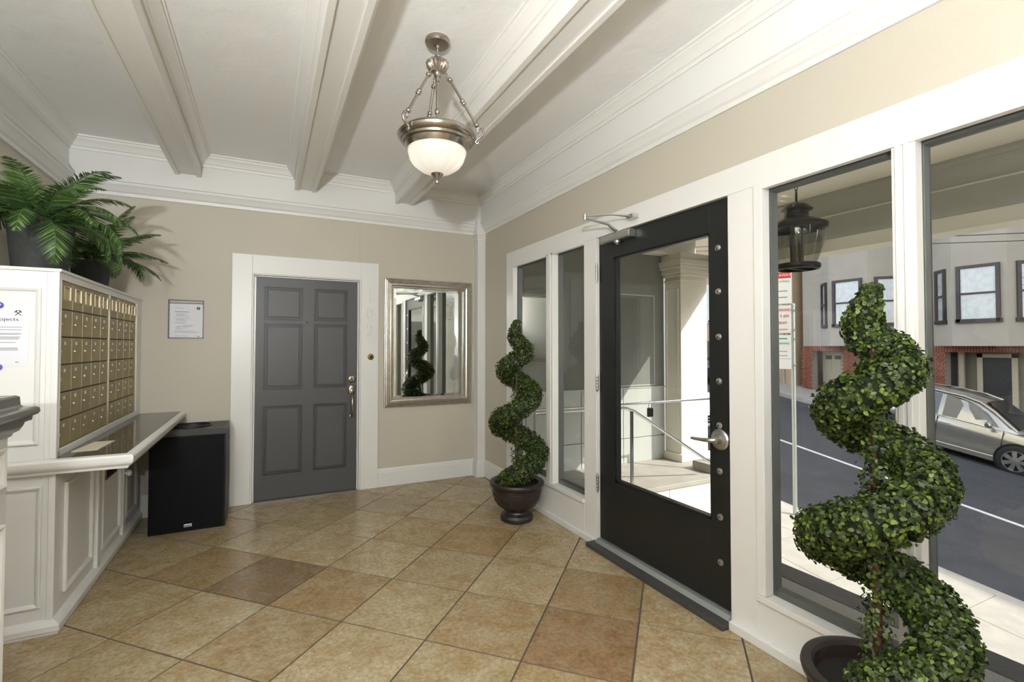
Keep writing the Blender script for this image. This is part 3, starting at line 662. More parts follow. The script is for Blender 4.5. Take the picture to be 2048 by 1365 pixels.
# ------------------------------------------------------------------ litter bin
bn = thing('litter_bin', (-.507, 4.38, 0), 'black square litter bin with perforated front and round top opening', 'bin')
bx0, bx1, by0, by1, bh = -.742, -.272, 4.185, 4.580, .735
obj('carcass', B(bx0, bx1, by0+.012, by1, .0, bh-.045), BIN, bn, bevel=.002)
obj('front_panel', B(bx0+.006, bx1-.012, by0, by0+.011, .012, bh-.052), BINM, bn, bevel=.002)
lid = MB(); n = 40; cx_, cy_ = (bx0+bx1)/2, (by0+by1)/2; rr_ = .125
rim = [(cx_+rr_*math.cos(2*math.pi*q/n), cy_+rr_*math.sin(2*math.pi*q/n)) for q in range(n)]
def sqpt(a):
    c, s = math.cos(a), math.sin(a); f_ = min((bx1-cx_)/abs(c) if abs(c) > 1e-6 else 9, (by1-cy_)/abs(s) if abs(s) > 1e-6 else 9); return (cx_+c*f_, cy_+s*f_)
angs = sorted(set([2*math.pi*q/n for q in range(n)]+[math.atan2(sy*(by1-cy_), sx*(bx1-cx_)) % (2*math.pi) for sx in (1, -1) for sy in (1, -1)]))
O_ = [sqpt(a) for a in angs]; I_ = [(cx_+rr_*math.cos(a), cy_+rr_*math.sin(a)) for a in angs]; m_ = len(angs)
for q in range(m_):
    j = (q+1) % m_
    lid.quad((*O_[q], bh), (*O_[j], bh), (*I_[j], bh), (*I_[q], bh)); lid.quad((*I_[q], bh), (*I_[j], bh), (*I_[j], bh-.10), (*I_[q], bh-.10))
    lid.quad((*O_[q], bh), (*O_[q], bh-.043), (*O_[j], bh-.043), (*O_[j], bh))
obj('lid', lid, mat('charcoal_laminate', (52, 51, 50), .45), bn)
obj('liner_ring', MB().tube([(cx_+.127*math.cos(2*math.pi*q/40), cy_+.127*math.sin(2*math.pi*q/40), bh+.004) for q in range(40)], .006, 8, closed=True), BLKP, bn, smooth=60)
bg_ = obj('badge', B(-.527, -.477, by0-.004, by0, .035, .056), STEEL, bn, bevel=.002)
obj('badge_face', B(-.522, -.482, by0-.0046, by0-.004, .039, .052), INK, bg_)

# ------------------------------------------------------------------ half wall at the near left
hw_ = struct('wall_half', B(-1.02, -.835, -.6, 2.372, 0, 1.02), WHITE, 'white panelled half wall with a grey moulded cap', bevel=.002)
capp = [(0, 1.018), (.006, 1.018), (.010, 1.028), (.022, 1.036), (.030, 1.052), (.034, 1.066), (.048, 1.070), (.050, 1.086), (.060, 1.090), (.066, 1.100), (.064, 1.114), (.056, 1.120), (.030, 1.124), (.024, 1.130), (.022, 1.160), (.014, 1.166), (0, 1.166)]
cp = MB().sweep([(-.835, -.6), (-.835, 2.372), (-1.02, 2.372), (-1.02, -.6)], [(-o_, z) for o_, z in capp][::-1]).box(-1.02, -.835, -.6, 2.372, 1.02, 1.165)
obj('cap_moulding', cp, GCAP, hw_, smooth=30)
fh = lambda u, v, h_: (-.835+h_, u, v)
for v0, v1 in ((.842, .985), (.09, .715)):
    for u0, u1 in ((1.62, 2.335), (.7, 1.55)): obj('panel_moulding', fmould(fh, u0, u1, v0, v1), WHITE, hw_)

# ------------------------------------------------------------------ potted cycads on the cabinet
def frond(mb, base, az, elev, L, droop, rng, tilt=0.):
    n = 15; p = Vector(base); e = elev; pts = [p.copy()]; dirs = []
    for i in range(n):
        d = Vector((math.cos(az)*math.cos(e), math.sin(az)*math.cos(e), math.sin(e))); dirs.append(d)
        p = p+d*(L/n); pts.append(p.copy()); e -= droop/n*(.5+1.2*i/n)
    mb.tube(pts[:-1], [.0042*(1-.75*i/n) for i in range(n)], 5, cap=False)
    side0 = Vector((-math.sin(az), math.cos(az), 0))
    nl = int(L/.0115)
    for q in range(nl):
        s = .14+.86*q/nl; i = min(n-1, int(s*n)); f_ = s*n-i; c = pts[i].lerp(pts[i+1], f_); d = dirs[i]
        ll = L*.27*(math.sin(min(1., s*1.02)*math.pi*.86+.34))**.8*(1-.35*s)+.008
        nrm_ = side0.cross(d).normalized(); wv = .0052
        for sd2 in (-1, 1):
            v_ = (side0*sd2*(.86)+d*(.55+.35*s)-nrm_*(-.20+tilt)+Vector((rng.uniform(-.09, .09), rng.uniform(-.09, .09), rng.uniform(-.10, .06)))).normalized()
            t1 = c+v_*ll*.45+nrm_*.004; t2 = c+v_*ll-Vector((0, 0, ll*.10)); pr = d*wv
            i0 = [mb.P(x) for x in (c-pr*.6, c+pr*.6, t1+pr, t1-pr*.8, t2)]
            mb.f.append((i0[0], i0[1], i0[2], i0[3])); mb.f.append((i0[3], i0[2], i0[4]))
def cycad(c, pr, ph, nf, L, label, seed, bias=None):
    rng = random.Random(seed)
    th = thing('potted_cycad', c, label, 'potted plant', 'potted cycads on the mailbox cabinet')
    obj('pot', MB().lathe([(0, 0), (pr*.80, 0), (pr*.82, .01), (pr*.97, ph-.02), (pr, ph-.018), (pr, ph), (pr*.92, ph), (pr*.88, ph-.03), (0, ph-.03)], c, 36), FPOT, th, smooth=30)
    obj('soil', MB().lathe([(0, ph-.022), (pr*.89, ph-.024), (pr*.89, ph-.03)], c, 20), SOIL, th)
    obj('caudex', MB().lathe([(.03, ph-.03), (.035, ph), (.03, ph+.03), (0, ph+.05)], c, 14), BARK, th, smooth=40)
    for i in range(nf):
        az = i*2.39996+rng.uniform(-.25, .25); s = (i+.5)/nf
        el_ = 1.35-1.15*s**.8+rng.uniform(-.12, .12); LL = L*rng.uniform(.85, 1.1); dr = 1.2+1.2*s+rng.uniform(-.2, .3)
        if bias is not None:
            bz, amt = bias; LL *= 1+amt*math.cos(az-bz)
            if math.cos(az-R(-45)) > .35: dr *= .5; LL *= .8
        m2 = MB(); frond(m2, (c[0]+.02*math.cos(az), c[1]+.02*math.sin(az), c[2]+ph+.02), az, el_, LL, dr, rng)
        # stay clear of the walls
        m2.v = [(max(x, XL+.015+abs(z % .01)), min(y, YB-.02), z) for x, y, z in m2.v]
        m2.v = [(x, y, max(z, 1.722) if (x < -.872 and y > 2.99) else z) for x, y, z in m2.v]
        obj('frond', m2, FERN, th, fix=False)
cycad((-1.045, 3.275, 1.716), .130, .235, 36, .45, 'larger potted cycad at the near end of the mailbox cabinet, in a wide charcoal pot', 5)
cycad((-1.045, 4.06, 1.716), .108, .185, 32, .43, 'smaller potted cycad nearer the back wall on the mailbox cabinet, drooping over the ledge', 11, (R(-30), .22))

# ------------------------------------------------------------------ spiral topiaries
from mathutils import noise as mnoise
def topiary(c, phase, label, seed, nleaf, ls):
    rng = random.Random(seed)
    th = thing('spiral_topiary', (c[0], c[1], 0), label, 'topiary', 'spiral boxwood topiaries')
    pot = obj('pot', MB().lathe([(0, 0), (.108, 0), (.126, .012), (.128, .035), (.118, .052), (.095, .066), (.090, .078), (.110, .095), (.150, .125), (.176, .165), (.187, .205), (.188, .225), (.193, .230), (.193, .240), (.186, .246), (.186, .256), (.196, .262), (.208, .274), (.212, .290), (.208, .303), (.198, .306), (.180, .303), (.172, .292), (.168, .25), (0, .235)], (c[0], c[1], 0), 48), POT, th, smooth=28)
    # swag relief round the bowl
    for q in range(6):
        a0_ = q*math.pi/3
        pts = []
        for i in range(11):
            u = i/10; a = a0_+u*math.pi/3; z = .203-.055*math.sin(u*math.pi); r_ = .1885 if z > .2 else .188-(.203-z)*.42
            pts.append((c[0]+(r_+.0015)*math.cos(a), c[1]+(r_+.0015)*math.sin(a), z))
        obj('swag_relief', MB().tube(pts, .0035, 6), POT, pot, smooth=60)
    obj('soil', MB().lathe([(0, .262), (.10, .258), (.1695, .252), (.1695, .246)], (c[0], c[1], 0), 28), SOIL, th)
    obj('moss_ring', MB().tube([(c[0]-.07+.05*math.cos(2*math.pi*q/24), c[1]-.06+.05*math.sin(2*math.pi*q/24), .266) for q in range(24)], .006, 6, closed=True), SOIL, th, smooth=60)
    obj('trunk', MB().tube([(c[0]+.004*math.sin(z*9), c[1]+.004*math.cos(z*7), z) for z in [.2+.1*q for q in range(13)]], [.014-.0005*q for q in range(13)], 10), BARK, th, smooth=60)
    obj('grafted_stub', MB().lathe([(.012, 0), (.017, .006), (.017, .03), (.013, .036), (.016, .04), (.012, .055), (0, .056)], (c[0], c[1], 1.388), 14), BARK, th, smooth=40)
    # centre line: clockwise going down, seen from above; phase is the azimuth of the upper right-hand lobe
    T = [(1.54, -1.3, .0, .020), (1.50, -1.1, .006, .045), (1.44, -.8, .016, .062), (1.38, -.45, .028, .07), (1.315, 0, .052, .074), (1.24, .5, .066, .076), (1.165, 1., .078, .080), (1.07, 1.5, .094, .082), (.98, 2., .108, .084), (.865, 2.5, .118, .087), (.75, 3., .124, .090), (.635, 3.5, .138, .090), (.52, 4., .150, .090), (.42, 4.38, .150, .088), (.36, 4.62, .135, .076), (.325, 4.80, .115, .055)]
    def at(s):
        i = min(len(T)-2, int(s)); f_ = s-i; return [T[i][k_]+(T[i+1][k_]-T[i][k_])*f_ for k_ in range(4)]
    def pos(s):
        z, h_, a_, r_ = at(s); a_ += .014*min(1, s/4); r_ *= .86; th_ = phase-h_*math.pi; return Vector((c[0]+a_*math.cos(th_), c[1]+a_*math.sin(th_), z)), r_
    N = len(T)-1; cl_ = [pos(N*q/90) for q in range(91)]
    obj('inner_growth', MB().tube([p for p, r_ in cl_], [r_*.76 for p, r_ in cl_], 12), CORE, th, smooth=60)
    lv = MB(); wts = []
    for q in range(90): wts.append((cl_[q][0]-cl_[q+1][0]).length*cl_[q][1])
    idx = rng.choices(range(90), wts, k=nleaf)
    def leaf(p, nrm_, size):
        n_ = (nrm_+Vector((rng.gauss(0, .45), rng.gauss(0, .45), rng.gauss(.1, .4)))).normalized()
        a = Vector((rng.gauss(0, 1), rng.gauss(0, 1), rng.gauss(0, 1))); u = (a-n_*a.dot(n_)).normalized(); v_ = n_.cross(u)
        w_ = size*.34; i0 = len(lv.v)
        for x in (p-u*size*.5, p-u*size*.15+v_*w_*.8-n_*size*.02, p+u*size*.22+v_*w_-n_*size*.02, p+u*size*.5-n_*size*.08, p+u*size*.22-v_*w_-n_*size*.02, p-u*size*.15-v_*w_*.8-n_*size*.02): lv.v.append(tuple(x))
        lv.f.append((i0, i0+1, i0+2, i0+3)); lv.f.append((i0, i0+3, i0+4, i0+5))
    for q in idx:
        f_ = rng.random(); p = cl_[q][0].lerp(cl_[q+1][0], f_); r_ = cl_[q][1]; d = (cl_[q+1][0]-cl_[q][0]).normalized()
        a = Vector((rng.gauss(0, 1), rng.gauss(0, 1), rng.gauss(0, 1))); nn = (a-d*a.dot(d)).normalized()
        q3 = p+nn*r_; r_ *= 1+.16*mnoise.noise(q3*22)+.10*mnoise.noise(q3*55)
        leaf(p+nn*r_*(.76+.36*rng.random()**.8), (nn+d*rng.uniform(-.2, .2)), ls*rng.uniform(.75, 1.25))
    for q in range(int(nleaf*.025)):     # round the tip
        a = Vector((rng.gauss(0, 1), rng.gauss(0, 1), abs(rng.gauss(0, 1)))).normalized(); leaf(cl_[0][0]+Vector((a.x*.03, a.y*.03, a.z*.02-.01)), a, ls)
    for q in range(int(nleaf*.06)):      # stray shoots along the stem
        z = rng.uniform(.32, 1.3); a = rng.uniform(0, 6.283); rr2 = rng.uniform(.016, .05)
        leaf(Vector((c[0]+rr2*math.cos(a), c[1]+rr2*math.sin(a), z)), Vector((math.cos(a), math.sin(a), .2)), ls)
    o = obj('foliage', lv, BOXWD, th, fix=False); o['kind'] = 'stuff'
def vaz(c): return math.atan2(-c[1], -c[0])+math.pi/2      # azimuth pointing to the right as the photograph sees it
cA = (1.745, 3.335); cB = (1.745, .862)
topiary(cA, vaz(cA), 'smaller-looking spiral boxwood topiary in dark pot beside narrow sidelights, farther from the camera', 21, 19000, .0165)
topiary(cB, vaz(cB)+.55, 'large spiral boxwood topiary in dark pot before the big windows, nearest the camera', 22, 26000, .0165)

# ------------------------------------------------------------------ pendant lamp
def pendant(pc, label):
  pen = thing('pendant_lamp', (pc[0], pc[1], 2.93), label, 'pendant lamp', 'nickel pendant lamps')
  obj('canopy', MB().lathe([(0, 0), (.062, 0), (.064, -.006), (.064, -.018), (.058, -.026), (.030, -.031), (.012, -.033), (.010, -.046), (0, -.046)], (*pc, 2.93), 36), NICKEL, pen, smooth=35)
  obj('hanging_stem', MB().tube([(pc[0], pc[1], 2.89), (pc[0], pc[1], 2.842)], .006, 10), NICKEL, pen, smooth=60)
  obj('stem_loop', MB().tube([(pc[0]+.011*math.cos(2*math.pi*q/16), pc[1], 2.835+.017*math.sin(2*math.pi*q/16)) for q in range(16)], .0035, 6, closed=True), NICKEL, pen, smooth=60)
  flt = lambda r, z, q: -.009*(.5+.5*math.cos(q*math.pi/2)) if .02 < r and -.05 < z < -.002 else 0
  obj('fluted_hub', MB().lathe([(0, .012), (.008, .012), (.016, .006), (.05, .002), (.060, -.004), (.060, -.012), (.056, -.026), (.044, -.044), (.026, -.056), (.018, -.066), (.018, -.076), (.010, -.082), (.010, -.10), (0, -.10)], (*pc, 2.812), 64, flt), NICKEL, pen, smooth=50)
  ringz = 2.395
  rim_ = [(.128, -.055), (.148, -.048), (.160, -.030), (.166, -.018), (.176, -.012), (.180, -.002), (.192, .004), (.200, .016), (.203, .026), (.198, .034), (.188, .036), (.182, .046), (.172, .050), (.160, .046), (.152, .02), (.146, -.03)]
  obj('rim', MB().lathe([(r_*.99, z) for r_, z in rim_]+[(rim_[0][0]*.99, rim_[0][1])], (*pc, ringz), 64), NICKEL, pen, smooth=30)
  bowlf = lambda r, z, q: .0022*math.cos(q*math.pi/4)*min(1, max(0, (-.055-z)/.03)) if r > .02 else 0
  obj('frosted_bowl', MB().lathe([(.150, -.035), (.148, -.060), (.138, -.090), (.118, -.120), (.090, -.142), (.055, -.158), (.02, -.165), (0, -.166)], (*pc, ringz), 96, bowlf), FROST, pen, smooth=60)
  obj('finial', MB().lathe([(0, -.155), (.030, -.160), (.032, -.166), (.022, -.178), (.012, -.188), (.008, -.196), (.010, -.204), (.008, -.212), (0, -.216)], (*pc, ringz), 24), NICKEL, pen, smooth=40)
  obj('centre_rod', MB().tube([(pc[0], pc[1], 2.72), (pc[0], pc[1], 2.40)], .006, 10), NICKEL, pen, smooth=60)
  obj('rod_knuckle', MB().lathe([(.006, -.016), (.012, -.011), (.0135, 0), (.012, .011), (.006, .016)], (*pc, 2.555), 14), NICKEL, pen, smooth=60)
  obj('socket_plate', MB().lathe([(0, 0), (.05, 0), (.05, -.012), (0, -.012)], (*pc, 2.405), 24), NICKEL, pen)
  toC = math.atan2(-pc[1], -pc[0]); angs3 = [toC-1.98+math.pi*2/3*q for q in range(3)]
  angs3 = [math.atan2(rt.y, rt.x)+R(-4), math.atan2(rt.y, rt.x)+R(-4)+2*math.pi/3, math.atan2(rt.y, rt.x)+R(-4)-2*math.pi/3]
  for a in angs3:
      ca, sa = math.cos(a), math.sin(a); P_ = lambda r_, z: Vector((pc[0]+r_*ca, pc[1]+r_*sa, z))
      top, bot = P_(.060, 2.728), P_(.208, 2.470)
      rod = obj('support_rod', MB().tube([top, bot], .0068, 10), NICKEL, pen, smooth=60)
      for f_ in (.04, .48, .53, .97):
          q = top.lerp(bot, f_); d = (bot-top).normalized()
          obj('rod_knuckle', MB().tube([q-d*.010, q-d*.006, q, q+d*.006, q+d*.010], [.007, .012, .0135, .012, .007], 12), NICKEL, rod, smooth=60)
      obj('upper_hook', MB().tube([P_(.030, 2.762), P_(.046, 2.752), P_(.054, 2.738), P_(.050, 2.722), P_(.058, 2.712), P_(.068, 2.718), P_(.066, 2.73)], .005, 8), NICKEL, pen, smooth=60)
      obj('scroll_bracket', MB().tube([P_(.208, 2.468), P_(.216, 2.452), P_(.210, 2.442), P_(.204, 2.45), P_(.212, 2.464), P_(.230, 2.462), P_(.240, 2.444), P_(.234, 2.424), P_(.218, 2.410), P_(.204, 2.402), P_(.198, 2.390), P_(.206, 2.380), P_(.214, 2.386)], [.0055]*5+[.0065]*5+[.006]*3, 8), NICKEL, pen, smooth=60)
  for s in (-1, 1):
      q = Vector((pc[0], pc[1], 2.335))+rt*.075*s
      obj('bulb', MB().lathe([(0, -.042), (.018, -.036), (.027, -.018), (.028, 0), (.022, .018), (.013, .030), (.013, .05), (0, .05)], tuple(q), 16), BULB, pen, smooth=60)

pendant((.772, 2.358), 'brushed nickel bowl pendant lamp hanging between the white ceiling beams')
pendant((.772, -.95), 'added nickel bowl pendant lamp behind the camera, unseen, for fill light')  # unseen extra pendant, added to even out the room light
# ------------------------------------------------------------------ porch outside the storefront
LZ = -.15
struct('floor_porch', B(XR+.09, 3.0, -4, 3.88, LZ-.25, LZ), TERR, 'speckled terrazzo landing outside the storefront windows')
struct('trim_40', B(3.0, 3.2, -4, 3.88, LZ-.25, LZ+.002), SLATE, 'dark slate nosing along the landing edge', bevel=.01)
steps = struct('floor_steps', B(3.2, 3.22, -4, 3.88, -1.9, LZ-.02), CONC, 'concrete steps from the landing down to the sidewalk')
for i in range(5): obj('step', B(3.22+i*.3, 3.52+i*.3, -4, 3.88, -2.2, LZ-.18*(i+1)), CONC, steps, bevel=.012)
plat = struct('floor_platform', B(XR+.09, 5.3, 3.90, 4.87, -2.2, LZ-.05), CREAM, 'raised concrete platform left of the steps')
obj('platform_slab', B(XR+.09, 5.3, 3.88, 4.87, LZ-.05, LZ), CONC, plat, bevel=.008)
obj('face_joint', B(3.905, 3.909, 3.8985, 3.90, -1.5, LZ-.06), SLATE, plat)
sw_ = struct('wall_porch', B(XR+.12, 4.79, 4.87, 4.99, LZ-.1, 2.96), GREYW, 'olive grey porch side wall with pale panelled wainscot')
xs = [XR+.12, 2.66, 3.43, 4.08, 4.78]
for a, c in zip(xs, xs[1:]):
    obj('wainscot_panel', B(a+.004, c-.004, 4.858, 4.87, .165, .800), PANEL, sw_, bevel=.003)
    obj('wainscot_panel', B(a+.004, c-.004, 4.858, 4.87, LZ, .157), PANEL, sw_, bevel=.003)
obj('wall_cap', B(XR+.12, 4.79, 4.85, 4.87, .800, .812), PANEL, sw_)
obj('door_outline', fmould(lambda u, v, h_: (u, 4.87-h_, v), 3.95, 4.62, .83, 2.02, [(0, 0), (0, .006), (.012, .006), (.012, 0)]), PANEL, sw_)
obj('entablature', B(XR+.12, 5.28, 4.76, 4.87, 2.60, 2.96).box(XR+.12, 5.28, 4.73, 4.87, 2.56, 2.60), CREAM, sw_, bevel=.004)
pier = thing('porch_column', (5.05, 4.7, LZ), 'square cream porch column with moulded capital at the street edge', 'column')
obj('shaft', B(4.80, 5.28, 4.58, 4.86, LZ+.1, 2.22), CREAM, pier, bevel=.006)
obj('shaft_panel', fmould(lambda u, v, h_: (4.80-h_, u, v), 4.62, 4.83, .1, 2.1), CREAM, pier)
obj('base', B(4.77, 5.31, 4.55, 4.868, LZ, LZ+.1), CREAM, pier, bevel=.008)
cpm = MB()
for i, (o_, z0, z1) in enumerate(((.012, 2.20, 2.225), (.03, 2.26, 2.30), (.055, 2.30, 2.36), (.085, 2.36, 2.40), (.10, 2.40, 2.47), (.06, 2.47, 2.56))): cpm.box(4.80-o_, 5.28+o_*.2, 4.58-o_, 4.868, z0, z1)
cpm.box(4.80, 5.28, 4.58, 4.86, 2.22, 2.26)
obj('capital', cpm, CREAM, pier, bevel=.008)
struct('ceiling_porch', B(XR+.12, 5.5, -4, 4.99, 2.96, 3.06), CREAM, 'cream porch soffit')
bmh = struct('wall_fascia', B(5.25, 5.5, -4, 4.50, 2.46, 2.96), OLIVE, 'olive beam along the street edge of the porch')
obj('cream_fascia', B(5.235, 5.5, -4, 4.50, 2.335, 2.46), CREAM, bmh)
obj('fascia_bead', B(5.238, 5.25, -4, 4.50, 2.70, 2.712), CREAM, bmh)
struct('wall_street', B(5.30, 5.5, -9, 9, 3.06, 12).box(5.0, 5.3, 4.99, 9, -2.2, 12).box(5.3, 5.5, 4.99, 9, 2.96, 3.06).box(5.0, 5.5, -9, -4, -2.6, 3.06), CREAM, 'cream street front above the porch')
struct('wall_porch_end', B(XR+.12, 5.5, -4.12, -4, -2.6, 2.96), OLIVE, 'olive wall at the other end of the porch')
# handrail, bar and lock box
hr = thing('handrail', (3.41, 3.93, LZ), 'polished steel handrail running down beside the porch steps', 'handrail')
obj('rail', MB().tube([(2.25, 3.93, .715), (3.10, 3.93, .715), (3.34, 3.93, .700), (3.43, 3.93, .672), (3.60, 3.93, .575), (4.50, 3.93, .045), (4.62, 3.93, .0)], .0165, 12), CHROME, hr, smooth=60)
obj('post', B(3.395, 3.425, 3.918, 3.942, LZ, .67), CHROME, hr, bevel=.004)
obj('post', MB().tube([(2.25, 3.93, LZ), (2.25, 3.93, .715)], .0165, 12), CHROME, hr, smooth=60)
obj('post_foot', MB().lathe([(0, 0), (.035, 0), (.035, .008), (.02, .016), (0, .016)], (3.41, 3.93, LZ), 16), CHROME, hr)
bar = thing('safety_bar', (3.8, 4.12, LZ), 'horizontal steel bar between porch wall and short steel post', 'rail')
obj('bar', MB().tube([(XR+.10, 4.12, .712), (4.83, 4.12, .712)], .0125, 12), CHROME, bar, smooth=60)
obj('post', MB().tube([(4.83, 4.12, LZ+.105), (4.83, 4.12, .73)], .018, 12), CHROME, bar, smooth=60)
pb = obj('plinth_block', B(4.66, 5.05, 3.98, 4.28, LZ, LZ+.105), CONC, bevel=.008); tag(pb, 'low concrete plinth block at the platform edge', 'block')
lk_ = thing('key_lock_box', (3.84, 4.12, .57), 'black key lock box hanging from the horizontal bar', 'lock box')
obj('box', B(3.808, 3.872, 4.10, 4.14, .555, .655), BLKP, lk_, bevel=.008)
obj('shackle', MB().tube([(3.82, 4.12, .65), (3.82, 4.12, .70), (3.826, 4.12, .722), (3.84, 4.12, .732), (3.854, 4.12, .722), (3.86, 4.12, .70), (3.86, 4.12, .65)], .0045, 8), STEEL, lk_, smooth=60)
# lantern
lc = (2.74, 1.735)
lan = thing('hanging_lantern', (lc[0], lc[1], 2.96), 'dark bronze urn-shaped lantern hanging in the porch', 'lantern')
obj('ceiling_cup', MB().lathe([(0, 0), (.05, 0), (.045, -.02), (.012, -.03), (0, -.03)], (*lc, 2.96), 20), BRONZE, lan, smooth=30)
lz = 2.93; q = 0
while lz > 2.235:
    a = (q % 2)*math.pi/2
    obj('chain_link', MB().tube([(lc[0]+.008*math.cos(t_)*math.cos(a), lc[1]+.008*math.cos(t_)*math.sin(a), lz-.014+.017*math.sin(t_)) for t_ in [2*math.pi*i/12 for i in range(12)]], .0022, 5, closed=True), BRONZE, lan, smooth=60); lz -= .026; q += 1
obj('ring', MB().tube([(lc[0]+.024*math.cos(t_)*.9, lc[1]+.024*math.cos(t_)*.45, 2.208+.030*math.sin(t_)) for t_ in [2*math.pi*i/20 for i in range(20)]], .004, 6, closed=True), BRONZE, lan, smooth=60)
obj('cap', MB().lathe([(0, 2.178), (.02, 2.177), (.055, 2.166), (.078, 2.145), (.084, 2.136), (.080, 2.130), (.064, 2.122), (.060, 2.112), (.064, 2.106), (.060, 2.098), (.064, 2.088), (.072, 2.080)], (*lc, 0), 32), BRONZE, lan, smooth=40)
obj('shoulder', MB().lathe([(.070, 2.084), (.10, 2.078), (.130, 2.062), (.148, 2.044)], (*lc, 0), 36), BRONZE, lan, smooth=50)
obj('shoulder_band', MB().lathe([(.146, 2.050), (.156, 2.048), (.158, 2.030), (.152, 2.020), (.146, 2.024), (.146, 2.050)], (*lc, 0), 36), BRONZE, lan, smooth=35)
obj('lantern_glass', MB().lathe([(.148, 2.026), (.147, 1.99), (.140, 1.95), (.126, 1.90), (.110, 1.86), (.101, 1.83), (.099, 1.815)], (*lc, 0), 36), LGLASS, lan, smooth=60)
obj('base_band', MB().lathe([(.100, 1.812), (.108, 1.822), (.116, 1.818), (.118, 1.802), (.110, 1.79), (.094, 1.788), (.094, 1.80), (.100, 1.812)], (*lc, 0), 36), BRONZE, lan, smooth=35)
for i in range(3):
    a = i*2.094+.5; c_ = (lc[0]+.026*math.cos(a), lc[1]+.026*math.sin(a))
    obj('candle', MB().lathe([(0, 1.80), (.012, 1.80), (.012, 1.94), (.009, 1.95), (.012, 1.975), (.006, 2.0), (0, 2.01)], (*c_, 0), 12), BRONZE, lan, smooth=50)
obj('centre_stem', MB().tube([(lc[0], lc[1], 1.795), (lc[0], lc[1], 2.09)], .008, 8), BRONZE, lan)
obj('cross_bar', B(lc[0]-.10, lc[0]+.10, lc[1]-.008, lc[1]+.008, 1.790, 1.797), BRONZE, lan)

# ------------------------------------------------------------------ sidewalk and street (the hill falls to the right)
swz = lambda x, y: -1.04+.11*(y-4.33)-.02*(x-6.54)
stz = lambda x, y: -1.68+.165*(y-4.87)-.067*(x-16)
def slab(fn, x0, x1, y0, y1, th, up_=0.):
    m_ = MB(); i = [m_.P((x, y, fn(x, y)+up_-d_)) for x in (x0, x1) for y in (y0, y1) for d_ in (th, 0)]
    for q in ((0, 1, 3, 2), (4, 6, 7, 5), (0, 4, 5, 1), (2, 3, 7, 6), (0, 2, 6, 4), (1, 5, 7, 3)): m_.f.append(tuple(i[k_] for k_ in q))
    return m_
walk = struct('floor_sidewalk', slab(swz, 4.2, 6.87, -12, 40, .3, -.012), SLATE, 'pale scored concrete sidewalk outside the porch')
for a, c in ((4.55, 5.35), (5.35, 6.15), (6.15, 6.87)):
    for j in range(-6, 14):
        y = 2.28+j*.81; obj('paving_slab', slab(swz, a+.004, c-.004, y+.004, y+.806, .06), CONC, walk)
struct('trim_41', slab(lambda x, y: max(stz(x, y)+.02, swz(x, y)) if False else swz(x, y), 6.87, 7.02, -12, 40, .7, .0), CONC, 'concrete curb along the near side of the street')
struct('floor_street', slab(stz, 6.95, 18.2, -40, 70, .3), ASPH, 'dark asphalt street sloping down to the right')
obj('centre_line', slab(stz, 11.02, 11.15, -20, 40, .02, .006), PAINTL, bpy.data.objects['floor_street'])
fsz = lambda x, y: stz(18, y)+.14
struct('floor_far_sidewalk', slab(fsz, 18.0, 22.4, -40, 70, .5), CONC, 'sidewalk across the street')

# ------------------------------------------------------------------ houses across the street
def wframe(parent, o, ux, n_, w_, h_, name='window', M=WFR):
    """double-hung window: o lower-left corner, ux along, n_ outward"""
    ux = Vector(ux).normalized(); n_ = Vector(n_).normalized(); uz = Vector((0, 0, 1)); o = Vector(o)
    mt = Matrix((ux, uz, n_)).transposed().to_4x4(); mt.translation = o
    f = MB(); f.M = mt
    b_ = .095
    for q in ((0, b_, 0, h_), (w_-b_, w_, 0, h_), (b_, w_-b_, h_-b_, h_), (-.03, w_+.03, -.03, b_), (b_, w_-b_, h_*.5-.03, h_*.5+.03)): f.box(q[0], q[1], q[2], q[3], -.02, .075)
    wo = obj(name, f, M, parent)
    g_ = MB(); g_.M = mt; g_.quad((b_, b_, .034), (w_-b_, b_, .034), (w_-b_, h_-b_, .034), (b_, h_-b_, .034)); obj('pane', g_, FARGL, wo)
    c_ = MB(); c_.M = mt; nn = max(6, int(w_/.07)); 
    for i in range(nn):
        a, e_ = b_+(w_-2*b_)*i/nn, b_+(w_-2*b_)*(i+1)/nn; da, de = (.012 if i % 2 else -.012), (-.012 if i % 2 else .012)
        c_.quad((a, b_, -.0+.018+da*.8), (e_, b_, -.0+.018+de*.8), (e_, h_-b_, -.0+.018+de*.8), (a, h_-b_, -.0+.018+da*.8))
    obj('curtain', c_, CURT, wo, smooth=60)
    return wo
bl = thing('apartment_house', (20.4, 8, -1), 'grey stucco house with bay windows above a brick ground floor', 'house')
obj('upper_wall', B(20.4, 30, -30, 12.7, 1.352, 14.5), STUC, bl)
obj('ground_wall', B(21.5, 30, -30, 12.7, -9, 1.352), DARKI, bl)
for y0, y1 in ((9.81, 11.15), (6.10, 7.41), (2.38, 3.69)):
    bay = obj('bay', MB().prism([(20.42, y0-.82), (19.6, y0), (19.6, y1), (20.42, y1+.80)], lambda u, v, w_: (u, v, w_), 1.352, 14.5), STUC, bl)
    for zz in (2.10, 5.3):
        wframe(bay, (19.6, y1-.13, zz), (0, -1, 0), (-1, 0, 0), 1.03, 1.77)
        d_ = Vector((20.42-19.6, .80, 0)).normalized(); nrm_ = Vector((-d_.y, d_.x, 0))
        wframe(bay, Vector((19.6, y1, zz))+d_*.92, -d_, nrm_, .62, 1.77)
        d_ = Vector((20.42-19.6, -.82, 0)).normalized(); nrm_ = Vector((d_.y, -d_.x, 0))
        wframe(bay, Vector((19.6, y0, zz))+d_*.20, d_, nrm_, .72, 1.77)
